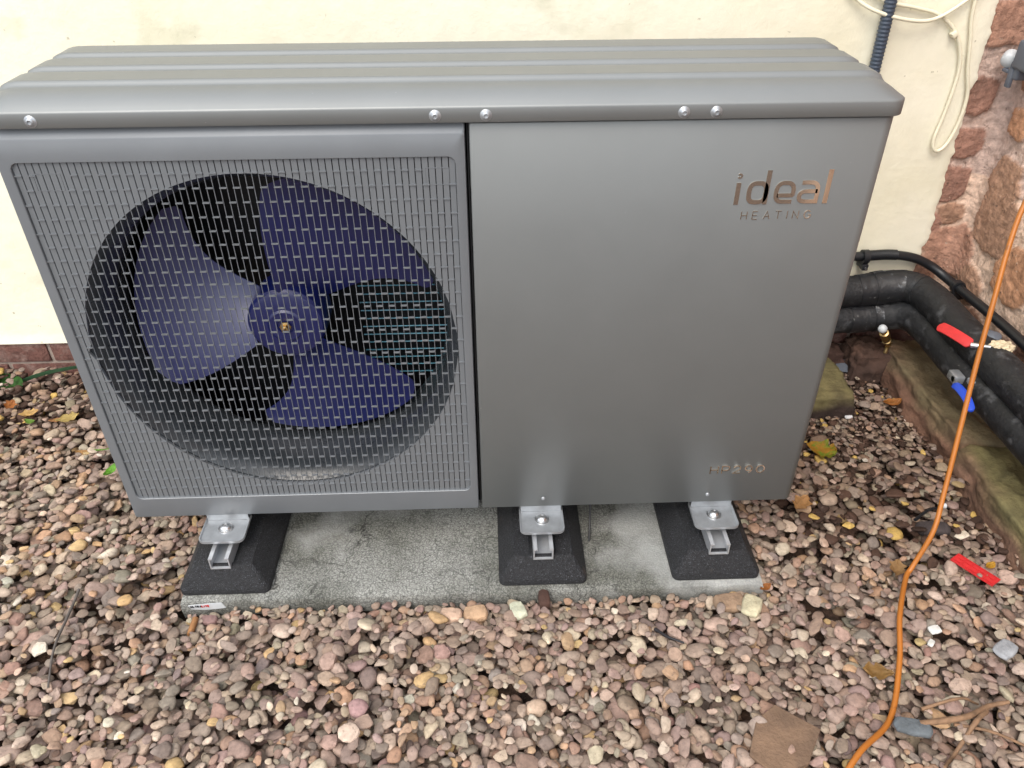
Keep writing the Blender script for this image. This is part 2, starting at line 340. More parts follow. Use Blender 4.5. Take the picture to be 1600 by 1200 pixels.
# ------------------------------------------------------------------ gravel
RES = .003; GX0, GX1, GY0, GY1 = -1.35, 2.12, -1.02, .80
NX = int((GX1-GX0)/RES); NY = int((GY1-GY0)/RES)
gx = GX0+np.arange(NX)*RES; gy = GY0+np.arange(NY)*RES
H = np.full((NY, NX), -.194)
for j in range(0, NY, 8):
    for i in range(0, NX, 8): H[j:j+8, i:i+8] = soil_h(gx[i], gy[j])
def blk(x0, x1, y0, y1, z): H[max(0, int((y0-GY0)/RES)):int((y1-GY0)/RES), max(0, int((x0-GX0)/RES)):int((x1-GX0)/RES)] = z
blk(.098, 1.309, -.116, .5, 1); blk(1.90, 2.2, -.55, .72, 1); blk(1.45, 1.73, .475, .68, 1); blk(-2, 2.2, .768, .9, 1); blk(2.05, 2.2, -2, .9, 1); blk(.12, 1.3, .0, .55, 1)
def base_pebble(seed, sub):
    bm = bmesh.new(); bmesh.ops.create_icosphere(bm, subdivisions=sub, radius=1); r_ = random.Random(seed)
    pl = [(Vector((r_.gauss(0, 1), r_.gauss(0, 1), r_.gauss(0, .8))).normalized(), r_.uniform(.5, .88)) for _ in range(r_.choice((4, 6, 8, 10, 12)))]
    of = Vector((seed*3.1, 0, 0)); out = []
    for v in bm.verts:
        p = v.co.copy(); p *= 1+.22*mn.noise(p*.9+of)
        for n_, d_ in pl:
            e = p.dot(n_)-d_
            if e > 0: p -= n_*e*.97
        out.append(p*1.08)
    F = [[v.index for v in f.verts] for f in bm.faces]; bm.free(); out = np.array(out)
    out[:, 2] = np.where(out[:, 2] > .62, .62+(out[:, 2]-.62)*.3, out[:, 2])
    return out, np.array(F)
NB = 70; bases = [base_pebble(i, 2) for i in range(NB)]; BV = np.array([b[0] for b in bases]); BF = bases[0][1]
PAL = [(158, 140, 128, 10), (146, 128, 118, 10), (134, 116, 108, 8), (172, 154, 140, 9), (188, 170, 154, 6), (132, 124, 117, 7), (116, 106, 100, 5), (164, 134, 112, 5), (198, 166, 112, 1.8),
       (204, 190, 172, 3), (150, 126, 120, 7), (104, 95, 92, 3), (178, 142, 110, 2), (142, 112, 100, 3), (216, 208, 196, .8), (130, 128, 114, 1.5)]
PC = np.array([lin(*p[:3])[:3] for p in PAL]); PW = np.array([p[3] for p in PAL], float); PW /= PW.sum()
NP = 35500; NBIG = 28500
def deposit(a, b, c, yaw, x, y, sink=.5):
    """drop an ellipsoid on the height field; returns its centre height or None"""
    m = int(a/RES)+1; i = int((x-GX0)/RES); j = int((y-GY0)/RES)
    if i-m < 0 or j-m < 0 or i+m >= NX or j+m >= NY: return None
    W = H[j-m:j+m+1, i-m:i+m+1]
    dx = gx[i-m:i+m+1][None, :]-x; dy = gy[j-m:j+m+1][:, None]-y; cs, sn = math.cos(yaw), math.sin(yaw)
    q = ((dx*cs+dy*sn)/a)**2+((-dx*sn+dy*cs)/b)**2; k = q < .92
    if not k.any(): return None
    s = c*np.sqrt(1-q[k]); z = (W[k]+s).max()
    if z > -.09: return None
    if y > -.17 and .06 < x < 1.35 and y < -.1 and z+c > (-.151 if .1 < x < .2 and y > -.145 else -.137): return None
    z -= sink*c; W[k] = np.maximum(W[k], z+s); return z
PV = np.empty((NP, 3)); PA = np.empty((NP, 3)); PR = np.empty((NP, 3)); PI_ = np.empty(NP, int); n = 0; tries = 0
while n < NP and tries < NP*3:
    tries += 1
    xx = rng.uniform(GX0+.03, GX1-.03, 12); yy = rng.uniform(GY0+.03, GY1-.02, 12)
    hh = H[((yy-GY0)/RES).astype(int), ((xx-GX0)/RES).astype(int)]; k = int(hh.argmin()); x, y = xx[k], yy[k]
    s = .0134*math.exp(rng.normal(0, .26)); s = min(s, .025)
    if n > NBIG: s = .0088*math.exp(rng.normal(0, .2))
    if x > 1.4 and y > .3: s *= .72
    a = s; b = s*rng.uniform(.58, .95); c = s*rng.uniform(.32, .50); yaw = rng.uniform(0, PI)
    z = deposit(a, b, c, yaw, x, y)
    if z is None: continue
    PV[n] = x, y, z; PA[n] = a, b, c; PR[n] = rng.normal(0, .2), rng.normal(0, .2), yaw; PI_[n] = rng.integers(NB); n += 1
PV, PA, PR, PI_ = PV[:n], PA[:n], PR[:n], PI_[:n]
cx, sx, cy_, sy_, cz, sz = np.cos(PR[:, 0]), np.sin(PR[:, 0]), np.cos(PR[:, 1]), np.sin(PR[:, 1]), np.cos(PR[:, 2]), np.sin(PR[:, 2])
RM = np.array([[cz*cy_, cz*sy_*sx-sz*cx, cz*sy_*cx+sz*sx], [sz*cy_, sz*sy_*sx+cz*cx, sz*sy_*cx-cz*sx], [-sy_, cy_*sx, cy_*cx]]).transpose(2, 0, 1)
VV = np.einsum('nij,nvj->nvi', RM, BV[PI_]*PA[:, None, :])+PV[:, None, :]
nv = BV.shape[1]; FF = (BF[None]+(np.arange(n)*nv)[:, None, None]).reshape(-1, 3)
me = bpy.data.meshes.new('gravel'); me.vertices.add(n*nv); me.vertices.foreach_set('co', VV.astype(np.float32).ravel())
me.loops.add(FF.size); me.loops.foreach_set('vertex_index', FF.astype(np.int32).ravel())
me.polygons.add(len(FF)); me.polygons.foreach_set('loop_start', (np.arange(len(FF))*3).astype(np.int32)); me.polygons.foreach_set('loop_total', np.full(len(FF), 3, np.int32))
me.update(calc_edges=True); me.polygons.foreach_set('use_smooth', np.repeat(PI_ % 5 > 1, len(BF)))
pc = (PC[rng.choice(len(PC), n, p=PW)]*.62+.38*np.array(lin(150, 131, 120)[:3]))*(1+rng.normal(0, .10, (n, 1)))*(1+rng.normal(0, .03, (n, 3)))
# damp earth-stained stones towards the back right and along the wall foot
st = np.clip((PV[:, 0]-1.35)/.2, 0, 1)*np.clip((PV[:, 1]+.1)/.3, 0, 1); st = np.maximum(st, .7*np.clip((-.15-PV[:, 0])/.2, 0, 1)*np.clip((PV[:, 1]-.35)/.25, 0, 1))
st = np.clip(st*1.1, 0, .62)[:, None]*rng.uniform(.15, 1, (n, 1))
pc = pc*(1-st)+np.array([lin(98, 76, 62)[:3]])*st
dk = (st[:, 0] > .12) & (rng.random(n) < .34); pc[dk] = np.array(lin(66, 48, 40)[:3])*rng.uniform(.6, 1.5, (int(dk.sum()), 1))
sw = (st[:, 0] > .1) & (rng.random(n) < .025); pc[sw] = lin(186, 156, 92)[:3]
pc = pc*np.array([[.95, .94, .90]])
ca = me.color_attributes.new('col', 'FLOAT_COLOR', 'POINT'); full = np.ones((n, nv, 4), np.float32); full[:, :, :3] = np.clip(pc, .01, .9)[:, None, :]
ca.data.foreach_set('color', full.ravel())
go = fin('gravel', me, M['gravel']); tag(go, 'pinkish brown rounded gravel covering the ground round the slab', 'gravel', kind='stuff')
def HZ(x, y, r=.012):
    i = int((x-GX0)/RES); j = int((y-GY0)/RES); m = max(1, int(r/RES))
    w_ = H[max(0, j-m):j+m+1, max(0, i-m):i+m+1]; w_ = w_[w_ < -.08]
    return float(np.percentile(w_, 85)) if w_.size else G
print('gravel', n, 'level', np.median(H[(H < -.1)]))
# ------------------------------------------------------------------ concrete slab
sb = thing('concrete_slab', 'weathered grey concrete paving slab under the three rubber feet', 'slab', (.7, .2, -.165))
bm = bmesh.new(); X0, X1, Y0, Y1, ZT = .097, 1.311, -.117, .50, -.125
nxs, nys = 90, 46
def sl(x, y):
    return ZT+.0012*fbm(x, y, 0, 18, 4)
gridv = []
for j in range(nys+1):
    row = []
    for i in range(nxs+1):
        x = X0+(X1-X0)*i/nxs; y = Y0+(Y1-Y0)*j/nys; z = sl(x, y)
        if j == 0: y += .002*fbm(x, 0, 3, 20, 4); z -= .004
        if i in (0, nxs): z -= .003
        row.append(bm.verts.new((x, y, z)))
    gridv.append(row)
for j in range(nys):
    for i in range(nxs): bm.faces.new((gridv[j][i], gridv[j][i+1], gridv[j+1][i+1], gridv[j+1][i]))
bd = gridv[0][:]+[r[-1] for r in gridv[1:]]+gridv[-1][-2::-1]+[r[0] for r in gridv[-2:0:-1]]; prev = bd
for k, (dz, out) in enumerate(((.004, .0015), (.016, .0025), (.045, .001))):
    ring = []
    for v in bd:
        ox = -out if v.co.x < X0+.001 else (out if v.co.x > X1-.001 else 0); oy = -out if v.co.y < Y0+.01 else (out if v.co.y > Y1-.01 else 0)
        ring.append(bm.verts.new((v.co.x+ox, v.co.y+oy+.002*fbm(v.co.x, k, 0, 25, 3), v.co.z-dz)))
    for i in range(len(bd)): bm.faces.new((prev[i], prev[(i+1) % len(bd)], ring[(i+1) % len(bd)], ring[i]))
    prev = ring
bmobj('slab', bm, M['concrete'], sb, True, 50)
# ------------------------------------------------------------------ stroke lettering
def arc(cx, cz, rx, rz, a0, a1, n=10): return [(cx+rx*math.cos(R(a0+(a1-a0)*k/n)), cz+rz*math.sin(R(a0+(a1-a0)*k/n))) for k in range(n+1)]
def ribbon(bm, pts, wd, T, closed=False, th=.0012):
    P = [Vector(p) for p in pts]; n = len(P); L_, R_ = [], []
    for i, p in enumerate(P):
        a = P[(i-1) % n] if (closed or i) else p; b = P[(i+1) % n] if (closed or i < n-1) else p
        d1 = (p-a).normalized() if (p-a).length > 1e-9 else (b-p).normalized(); d2 = (b-p).normalized() if (b-p).length > 1e-9 else d1
        t = (d1+d2).normalized() if (d1+d2).length > 1e-6 else d1; nn = Vector((-t.y, t.x)); k = 1/max(.5, nn.dot(Vector((-d1.y, d1.x))))
        L_.append(p+nn*wd/2*k); R_.append(p-nn*wd/2*k)
    f0 = [(bm.verts.new(T(l, -th)), bm.verts.new(T(r, -th)), bm.verts.new(T(l, .0006)), bm.verts.new(T(r, .0006))) for l, r in zip(L_, R_)]
    for i in range(n if closed else n-1):
        a = f0[i]; b = f0[(i+1) % n]
        bm.faces.new((a[0], b[0], b[1], a[1])); bm.faces.new((a[0], a[2], b[2], b[0])); bm.faces.new((a[1], b[1], b[3], a[3]))
    if not closed:
        a = f0[0]; bm.faces.new((a[0], a[1], a[3], a[2])); a = f0[-1]; bm.faces.new((a[0], a[2], a[3], a[1]))
GL = {'H': [[(0, 0), (0, 1)], [(.8, 0), (.8, 1)], [(0, .5), (.8, .5)]], 'E': [[(.7, 1), (0, 1), (0, 0), (.7, 0)], [(0, .5), (.6, .5)]],
      'A': [[(0, 0), (.42, 1), (.84, 0)], [(.17, .36), (.67, .36)]], 'T': [[(0, 1), (.84, 1)], [(.42, 0), (.42, 1)]], 'I': [[(.1, 0), (.1, 1)]],
      'N': [[(0, 0), (0, 1), (.8, 0), (.8, 1)]], 'G': [arc(.5, .5, .48, .5, 45, 335, 16)+[(.96, .45), (.6, .45)]], 'L': [[(0, 1), (0, 0), (.65, 0)]],
      'U': [[(0, 1)]+arc(.38, .35, .38, .35, 180, 360, 8)+[(.76, 1)]], 'R': [[(0, 0), (0, 1), (.35, 1)]+arc(.4, .74, .26, .26, 80, -80, 6)+[(.0, .46)], [(.35, .46), (.7, 0)]],
      'P': [[(0, 0), (0, 1), (.45, 1)]+arc(.5, .7, .3, .3, 80, -80, 7)+[(.0, .4)]], '2': [arc(.38, .68, .36, .32, 165, -25, 9)+[(0, 0), (.78, 0)]],
      '9': [arc(.38, .66, .36, .34, 0, 360, 14), arc(.36, .62, .38, .62, 0, -80, 7)], '0': [arc(.42, .5, .42, .5, 0, 360, 18)]}
def text(bm, s, x0, z0, h, adv, wd, T, asp=1.0):
    x = x0
    for ch in s:
        a = adv*(.55 if ch == 'I' else 1)
        for st_ in GL.get(ch, []): ribbon(bm, [(x+p[0]*h*asp, z0+p[1]*h) for p in st_], wd, T)
        x += a
# slab sticker
st_o = thing  # (sticker is a part of the slab)
stm = Matrix.Translation((.116, -.1215, -.149)) @ Matrix.Rotation(R(-2.5), 4, 'Y')
T = lambda p, d: stm @ Vector((p[0], d, p[1]))
bm = bmesh.new()
pts = [(0, .001), (.012, -.001), (.03, -.003), (.055, -.002), (.072, .0), (.070, .006), (.068, .013), (.066, .0158), (.04, .0155), (.003, .0135), (-.004, .0125), (-.001, .006)]
a = [bm.verts.new(T(p, 0)) for p in pts]; b = [bm.verts.new(T(p, .0012)) for p in pts]; bm.faces.new(a); bm.faces.new(b[::-1])
for i in range(len(a)): bm.faces.new((a[i], b[i], b[(i+1) % len(a)], a[(i+1) % len(a)]))
sk = bmobj('sticker', bm, M['white'], sb, False); sk['label'] = 'white product sticker with black and red lettering on the slab edge'
bm = bmesh.new(); text(bm, 'ULTRA', .001, .0068, .0048, .0047, .0013, T, .8); bmobj('lettering', bm, M['blackp'], sk, False)
bm = bmesh.new(); text(bm, 'LITE', .0243, .0068, .0048, .0047, .0013, T, .8); bmobj('lettering', bm, M['red'], sk, False)
# ------------------------------------------------------------------ rubber feet with rails
def foot(x, label, holes=False):
    t = thing('rubber_foot', label, 'foot', (x, .17, -.124), 'black rubber mounting feet under the heat pump')
    bm = bmesh.new(); hw_ = .0925; L0, L1 = -.105, .46; zb = -.1235; rings = []
    def ring(hx, y0, y1, z, r):
        p = rrect(x-hx, x+hx, y0, y1, r, 5); return [bm.verts.new((a_, b_, z)) for a_, b_ in p]
    for hx, y0, y1, z, r in ((hw_, L0, L1, zb, .014), (hw_, L0, L1, zb+.012, .014), (hw_-.002, L0+.002, L1-.002, zb+.015, .013),
                             (hw_-.030, L0+.022, L1-.022, -.063, .010), (hw_-.032, L0+.024, L1-.024, -.061, .009), (.028, L0+.03, L1-.03, -.061, .004), (.028, L0+.03, L1-.03, -.066, .003)):
        rings.append(ring(hx, y0, y1, z, r))
    for A, B in zip(rings, rings[1:]):
        for i in range(len(A)): bm.faces.new((A[i], A[(i+1) % len(A)], B[(i+1) % len(B)], B[i]))
    bm.faces.new(rings[0][::-1]); bm.faces.new(rings[-1])
    bmobj('rubber_body', bm, M['rubber'], t, True, 40)
    # open-topped metal rail
    bm = bmesh.new(); o_, i_, zt, zbt = .0205, .0125, -.036, -.0655
    prof = [(-o_, zbt), (o_, zbt), (o_, zt), (i_, zt), (i_, zt-.003), (o_-.0025, zt-.003), (o_-.0025, zbt+.0025), (-o_+.0025, zbt+.0025), (-o_+.0025, zt-.003), (-i_, zt-.003), (-i_, zt), (-o_, zt)]
    prof = [(p[0]+x, p[1]) for p in prof]
    y0, y1 = -.088, .44
    a = [bm.verts.new((p[0], y0, p[1])) for p in prof]; b = [bm.verts.new((p[0], y1, p[1])) for p in prof]; n_ = len(prof)
    for i in range(n_): bm.faces.new((a[i], b[i], b[(i+1) % n_], a[(i+1) % n_]))
    for q in ((0, 1, 6, 7), (1, 2, 3, 4, 5, 6), (7, 8, 9, 10, 11, 0)): bm.faces.new([a[k] for k in q]); bm.faces.new([b[k] for k in q][::-1])
    bmobj('rail', bm, M['alu'], t, False)
    if holes:
        for hx in (-.055, .03):
            bm = bmesh.new(); revolve(bm, [(.0001, .0), (.0045, 0), (.0045, -.004)], (x+hx, -.093, -.1005), 14, 'z'); bmobj('fixing_hole', bm, M['black_in'], t, False)
    return t
FX = (.186, .848, 1.214)
foot(FX[0], 'black rubber foot at the left end of the slab, with two small holes', True)
foot(FX[1], 'middle black rubber foot, below the seam of the front panels')
foot(FX[2], 'black rubber foot at the right end of the slab, below the model number')
# ------------------------------------------------------------------ heat pump
hp = thing('heat_pump', 'large grey outdoor air source heat pump unit with a round fan grille', 'heat pump', (.69, .2, 0))
W_, D_ = 1.385, .40
# lid
def lid():
    bm = bmesh.new(); x0, x1, y0, y1 = -.003, 1.388, -.008, .348
    xs = sorted(set([x0+t for t in (0, .003, .006, .01, .015, .02, .026, .032, .04, .05, .065, .09, .14)]+list(np.linspace(.25, 1.14, 16))+[x1-t for t in (0, .003, .006, .01, .015, .02, .026, .032, .04, .05, .065, .09, .14)]))
    ys = sorted(set([y0+t for t in (0, .003, .006, .01, .014, .018, .023, .028, .034, .04, .045)]+list(np.arange(.04, .31, .0025))+[y1-t for t in (0, .003, .006, .01, .015, .02, .028, .035)]))
    def sm(t): t = max(0, min(1, t)); return t*t*(3-2*t)
    def ridge(y):
        h = 0
        for yr in (.037, .126, .216): h = max(h, sm((y-yr)/.011)*(1-sm((y-yr-.060)/.012)))
        return h
    V = []
    for y in ys:
        row = []
        for x in xs:
            dx = min(x-x0, x1-x); dy = y-y0; dy2 = y1-y
            S = lambda t: 1-(1-min(1, t))**2.1
            sx_ = S(dx/.055); sy = S(dy/.05)*S(dy2/.05)
            z = .8355+.0225*sx_*sy
            rx = 1-max(0, 1-(dx-.020)/.009)**2 if dx > .020 else 0
            z += .0072*ridge(y)*max(0, rx)
            # rounded plan corners
            X, Y = x, y; Rc = .022
            for cx_, cy2, qx, qy in ((x0+Rc, y0+Rc, -1, -1), (x1-Rc, y0+Rc, 1, -1), (x0+Rc, y1-Rc, -1, 1), (x1-Rc, y1-Rc, 1, 1)):
                ux, uy = (x-cx_)*qx/Rc, (y-cy2)*qy/Rc
                if ux > 0 and uy > 0:
                    X = cx_+qx*Rc*ux*math.sqrt(1-uy*uy/2); Y = cy2+qy*Rc*uy*math.sqrt(1-ux*ux/2)
            row.append(bm.verts.new((X, Y, z)))
        V.append(row)
    for j in range(len(ys)-1):
        for i in range(len(xs)-1): bm.faces.new((V[j][i], V[j][i+1], V[j+1][i+1], V[j+1][i]))
    bd = V[0][:]+[r[-1] for r in V[1:]]+V[-1][-2::-1]+[r[0] for r in V[-2:0:-1]]; prev = bd; c = Vector(((x0+x1)/2, (y0+y1)/2, 0)); N = len(bd)
    nr = []
    for i, v in enumerate(bd):
        t = (bd[(i+1) % N].co-bd[i-1].co); t.z = 0; t.normalize(); nr.append(Vector((t.y, -t.x, 0)))
    for dz, out in ((-.0012, .0014), (-.0035, .002), (-.0235, .002), (-.0245, .0012), (-.0245, -.004), (-.018, -.005)):
        ring = [bm.verts.new(v.co+nr[i]*out+Vector((0, 0, dz))) for i, v in enumerate(bd)]
        for i in range(N): bm.faces.new((prev[i], prev[(i+1) % N], ring[(i+1) % N], ring[i]))
        prev = ring
    return bmobj('lid', bm, M['paint'], hp, True, 50)
ld = lid()
def screw(x, z, y, parent, r=.0062, dish=True):
    bm = bmesh.new()
    prof = [(.0095, .0008), (.0088, -.0003), (.0072, -.0006), (r*.98, -.0022), (r*.8, -.0038), (r*.52, -.0044), (r*.46, -.0024), (.0001, -.0022)]
    if not dish: prof = [(r, .0004), (r*.9, -.0018), (r*.6, -.003), (.0001, -.0032)]
    revolve(bm, prof, (x, y, z), 20, 'y'); return bmobj('screw', bm, M['galv'], parent, True, 50)
for x in (.080, .674, .750, 1.048, 1.097): screw(x, .8215, -.0102, ld)
# cabinet shell
bm = bmesh.new()
box(bm, .003, .006, .03, .341, .0, .812); box(bm, .006, 1.379, .337, .340, .0, .812); box(bm, .006, 1.379, .022, .337, .0, .004); box(bm, .722, .726, .03, .337, .004, .812)
bmobj('cabinet', bm, M['paint'], hp, False)
bm = bmesh.new(); box(bm, .0062, .0075, .03, .336, .004, .812); box(bm, .7195, .7215, .012, .336, .004, .812); box(bm, .0076, .7194, .02, .336, .0045, .006); box(bm, .0076, .7194, .02, .336, .808, .811)  # black sheets that put shade inside the fan cavity
bmobj('shade_liner', bm, M['black_in'], hp, False)
# right front panel (wraps the corner)
bm = bmesh.new(); pr = [(.7235, .016), (.7235, .003), (.7242, .0009), (.7265, 0)]+[(1.383-.019+.019*math.sin(R(a)), .019-.019*math.cos(R(a))) for a in range(0, 91, 9)]+[(1.383, .341)]
zr = [(.0, .006), (.0, .0025), (.0022, 0), (.8055, 0), (.8077, .0012), (.8085, .004), (.8085, .02)]
rows = []
for z, ins in zr:
    row = []
    for i, (x, y) in enumerate(pr):
        a = pr[max(i-1, 0)]; b = pr[min(i+1, len(pr)-1)]; t = Vector((b[0]-a[0], b[1]-a[1])).normalized(); n2 = Vector((-t.y, t.x))
        zz_ = z
        if z < .01 and x > 1.36: pass
        row.append(bm.verts.new((x+n2.x*ins, y+n2.y*ins, zz_)))
    rows.append(row)
for A, B in zip(rows, rows[1:]):
    for i in range(len(A)-1): bm.faces.new((A[i], A[i+1], B[i+1], B[i]))
fp = bmobj('front_panel', bm, M['paint'], hp, True, 50)
for x, z in ((.852, .024), (1.199, .023)): screw(x, z, 0, fp, .0045, False)
# logo
bm = bmesh.new(); T = lambda p, d: Vector((p[0], d, p[1]))
wd = .0074
def sup(cx, cz, rx, rz, a0, a1, n=16, e=3.0):
    o_ = []
    for k in range(n+1):
        a = R(a0+(a1-a0)*k/n); c, s = math.cos(a), math.sin(a); o_.append((cx+rx*math.copysign(abs(c)**(2/e), c), cz+rz*math.copysign(abs(s)**(2/e), s)))
    return o_
ribbon(bm, [(1.1530, .6692), (1.1530, .7062)], wd, T); ribbon(bm, arc(1.1530, .7175, .0028, .0030, -150, 150, 12), .0028, T)
ribbon(bm, sup(1.1855, .6890, .0138, .0160, 0, 360, 28)[:-1], wd, T, True); ribbon(bm, [(1.2000, .6692), (1.2000, .7262)], wd, T)
ribbon(bm, [(1.2440, .6730), (1.2370, .6730)]+sup(1.2300, .6890, .0140, .0160, 262, -8, 22, 2.7)+[(1.2425, .6838), (1.2180, .6838)], wd*.92, T)
ribbon(bm, [(1.2560, .7048), (1.2640, .7052)]+sup(1.2680, .6890, .0155, .0162, 78, 0, 8, 2.8)+[(1.2835, .6728)]+[(1.2700, .6728)]+sup(1.2680, .6815, .0130, .0087, 262, 95, 10, 2.6)+[(1.2835, .6902)], wd*.92, T)
ribbon(bm, [(1.2990, .6692), (1.2990, .7262)], wd*1.05, T)
text(bm, 'HEATING', 1.1655, .6435, .0135, .0188, .0013, T, .86)
lg = bmobj('logo', bm, M['chrome'], fp, False); lg['label'] = 'chrome lettering reading ideal heating'
bm = bmesh.new(); text(bm, 'HP290', 1.1955, .0815, .0195, .0238, .0024, T, 1.0)
lg = bmobj('model_badge', bm, M['chrome'], fp, False); lg['label'] = 'thin chrome lettering reading HP290'
# fan panel: frame with rounded opening
FXc, FZc, FR = .3645, .4078, .3255
IX0, IX1, IZ0, IZ1 = .018, .7015, .052, .7565
bm = bmesh.new(); inner = rrect(IX0, IX1, IZ0, IZ1, .013, 6); OX0, OX1, OZ0, OZ1 = 0, .7170, 0, .8075
def outer(ix0, ix1, iz0, iz1):
    p = []
    for k, (a, b) in enumerate(inner):
        q = k//7; x = ix1 if q in (0, 3) else ix0; z = iz1 if q in (0, 1) else iz0; p.append((x, z, q, k % 7))
    out = []
    rr_ = .004
    for x, z, q, j in p:
        c = (x-rr_ if q in (0, 3) else x+rr_, z-rr_ if q in (0, 1) else z+rr_); a = R(q*90+90*j/6); out.append((c[0]+rr_*math.cos(a), c[1]+rr_*math.sin(a)))
    return out
loops = [(outer(OX0+.001, OX1-.001, OZ0+.001, OZ1), .03), (outer(OX0, OX1, OZ0, OZ1), .013), (outer(OX0, OX1, OZ0, OZ1-.001), .006), (outer(OX0+.0012, OX1-.0012, OZ0+.0012, OZ1-.0145), .0010),
         (outer(OX0+.0035, OX1-.0035, OZ0+.004, OZ1-.0165), 0), (inner, 0), (rrect(IX0+.0008, IX1-.0008, IZ0+.0008, IZ1-.0008, .0125, 6), .0008), (rrect(IX0+.0014, IX1-.0014, IZ0+.0018, IZ1-.0014, .012, 6), .011)]
LV = [[bm.verts.new((x, y, z)) for x, z in lp] for lp, y in loops]
for v in LV[1]+LV[2]:
    if v.co.z > OZ1-.0045: v.co.y = .008 if v in LV[2] else .014
for A, B in zip(LV, LV[1:]):
    n_ = len(A)
    for i in range(n_): bm.faces.new((A[i], B[i], B[(i+1) % n_], A[(i+1) % n_]))
fpn = bmobj('fan_panel', bm, M['plastic'], hp, True, 30)
# grille
bm = bmesh.new(); NC = 64; pitch = (IX1-IX0-.002)/NC; rz_ = .02430
def czt(x):
    d = FR*FR-(x-FXc)**2; return math.sqrt(d) if d > 0 else None
def inside(x, z): return (x-FXc)**2+(z-FZc)**2 < (FR-.002)**2
YF, YB = .0042, .0095
for k in range(NC):
    xa = IX0+.001+k*pitch+.0008; xb = IX0+.001+(k+1)*pitch-.0008
    za, zb_ = czt(xa), czt(xb)
    if za is None or zb_ is None:
        if za is None and zb_ is None: prism(bm, [(xa, IZ0+.001), (xb, IZ0+.001), (xb, IZ1-.001), (xa, IZ1-.001)], YF, YB)
        else:
            za = za or 0; zb_ = zb_ or 0
            prism(bm, [(xa, FZc+za), (xb, FZc+zb_), (xb, IZ1-.001), (xa, IZ1-.001)], YF, YB); prism(bm, [(xa, IZ0+.001), (xb, IZ0+.001), (xb, FZc-zb_), (xa, FZc-za)], YF, YB)
    else:
        prism(bm, [(xa, FZc+za), (xb, FZc+zb_), (xb, IZ1-.001), (xa, IZ1-.001)], YF, YB); prism(bm, [(xa, IZ0+.001), (xb, IZ0+.001), (xb, FZc-zb_), (xa, FZc-za)], YF, YB)
    # bar of the open part
    zc = czt(xa)
    if zc: prism(bm, [(xa-.0007, FZc-zc-.003), (xa+.0003, FZc-zc-.003), (xa+.0003, FZc+zc+.003), (xa-.0007, FZc+zc+.003)], YF+.0004, YF+.0022)
    j = 0
    while True:
        z = .7345-j*rz_; j += 1
        if z < IZ0+.006: break
        if (k+j) % 2 == 0: continue
        if z > .70 and (.045 < xa < .086 or .652 < xa < .688): continue
        prism(bm, [(xa-.0008, z-.0009), (xb+.0010, z-.0009), (xb+.0010, z+.0009), (xa-.0008, z+.0009)], YF-.0022, YF+.0018)
for (x0, x1) in ((.046, .089), (.652, .69)):
    for (a, b, c, d) in ((x0, x1, .7365, .7375), (x0, x1, .7095, .7105), (x0, x0+.001, .7106, .7364), (x1-.001, x1, .7106, .7364)): box(bm, a, b, YF-.0006, YF+.001, c, d)
gr = bmobj('grille', bm, M['plastic'], fpn, False)
# shroud: bell mouth and flange
bm = bmesh.new()
prof = [(.3265, .0105), (.3265, .013), (.3235, .016), (.318, .022), (.3115, .031), (.3065, .043), (.3045, .058), (.3035, .085), (.3035, .13), (.306, .15), (.314, .16)]
revolve(bm, prof, (FXc, 0, FZc), 120, 'y')
# flange plate with a round hole
ring = [bm.verts.new((FXc+.3268*math.cos(2*PI*k/120), .0112, FZc+.3268*math.sin(2*PI*k/120))) for k in range(120)]
oc = []
for k in range(120):
    a = 2*PI*k/120; c, s = math.cos(a), math.sin(a)
    t = min(((.7145-FXc)/c if c > 0 else (.003-FXc)/c) if abs(c) > 1e-9 else 9, ((.80-FZc)/s if s > 0 else (.004-FZc)/s) if abs(s) > 1e-9 else 9)
    oc.append(bm.verts.new((FXc+c*t, .0112, FZc+s*t)))
for k in range(120): bm.faces.new((ring[k], ring[(k+1) % 120], oc[(k+1) % 120], oc[k]))
bmobj('fan_shroud', bm, M['shroud'], hp, True, 40)
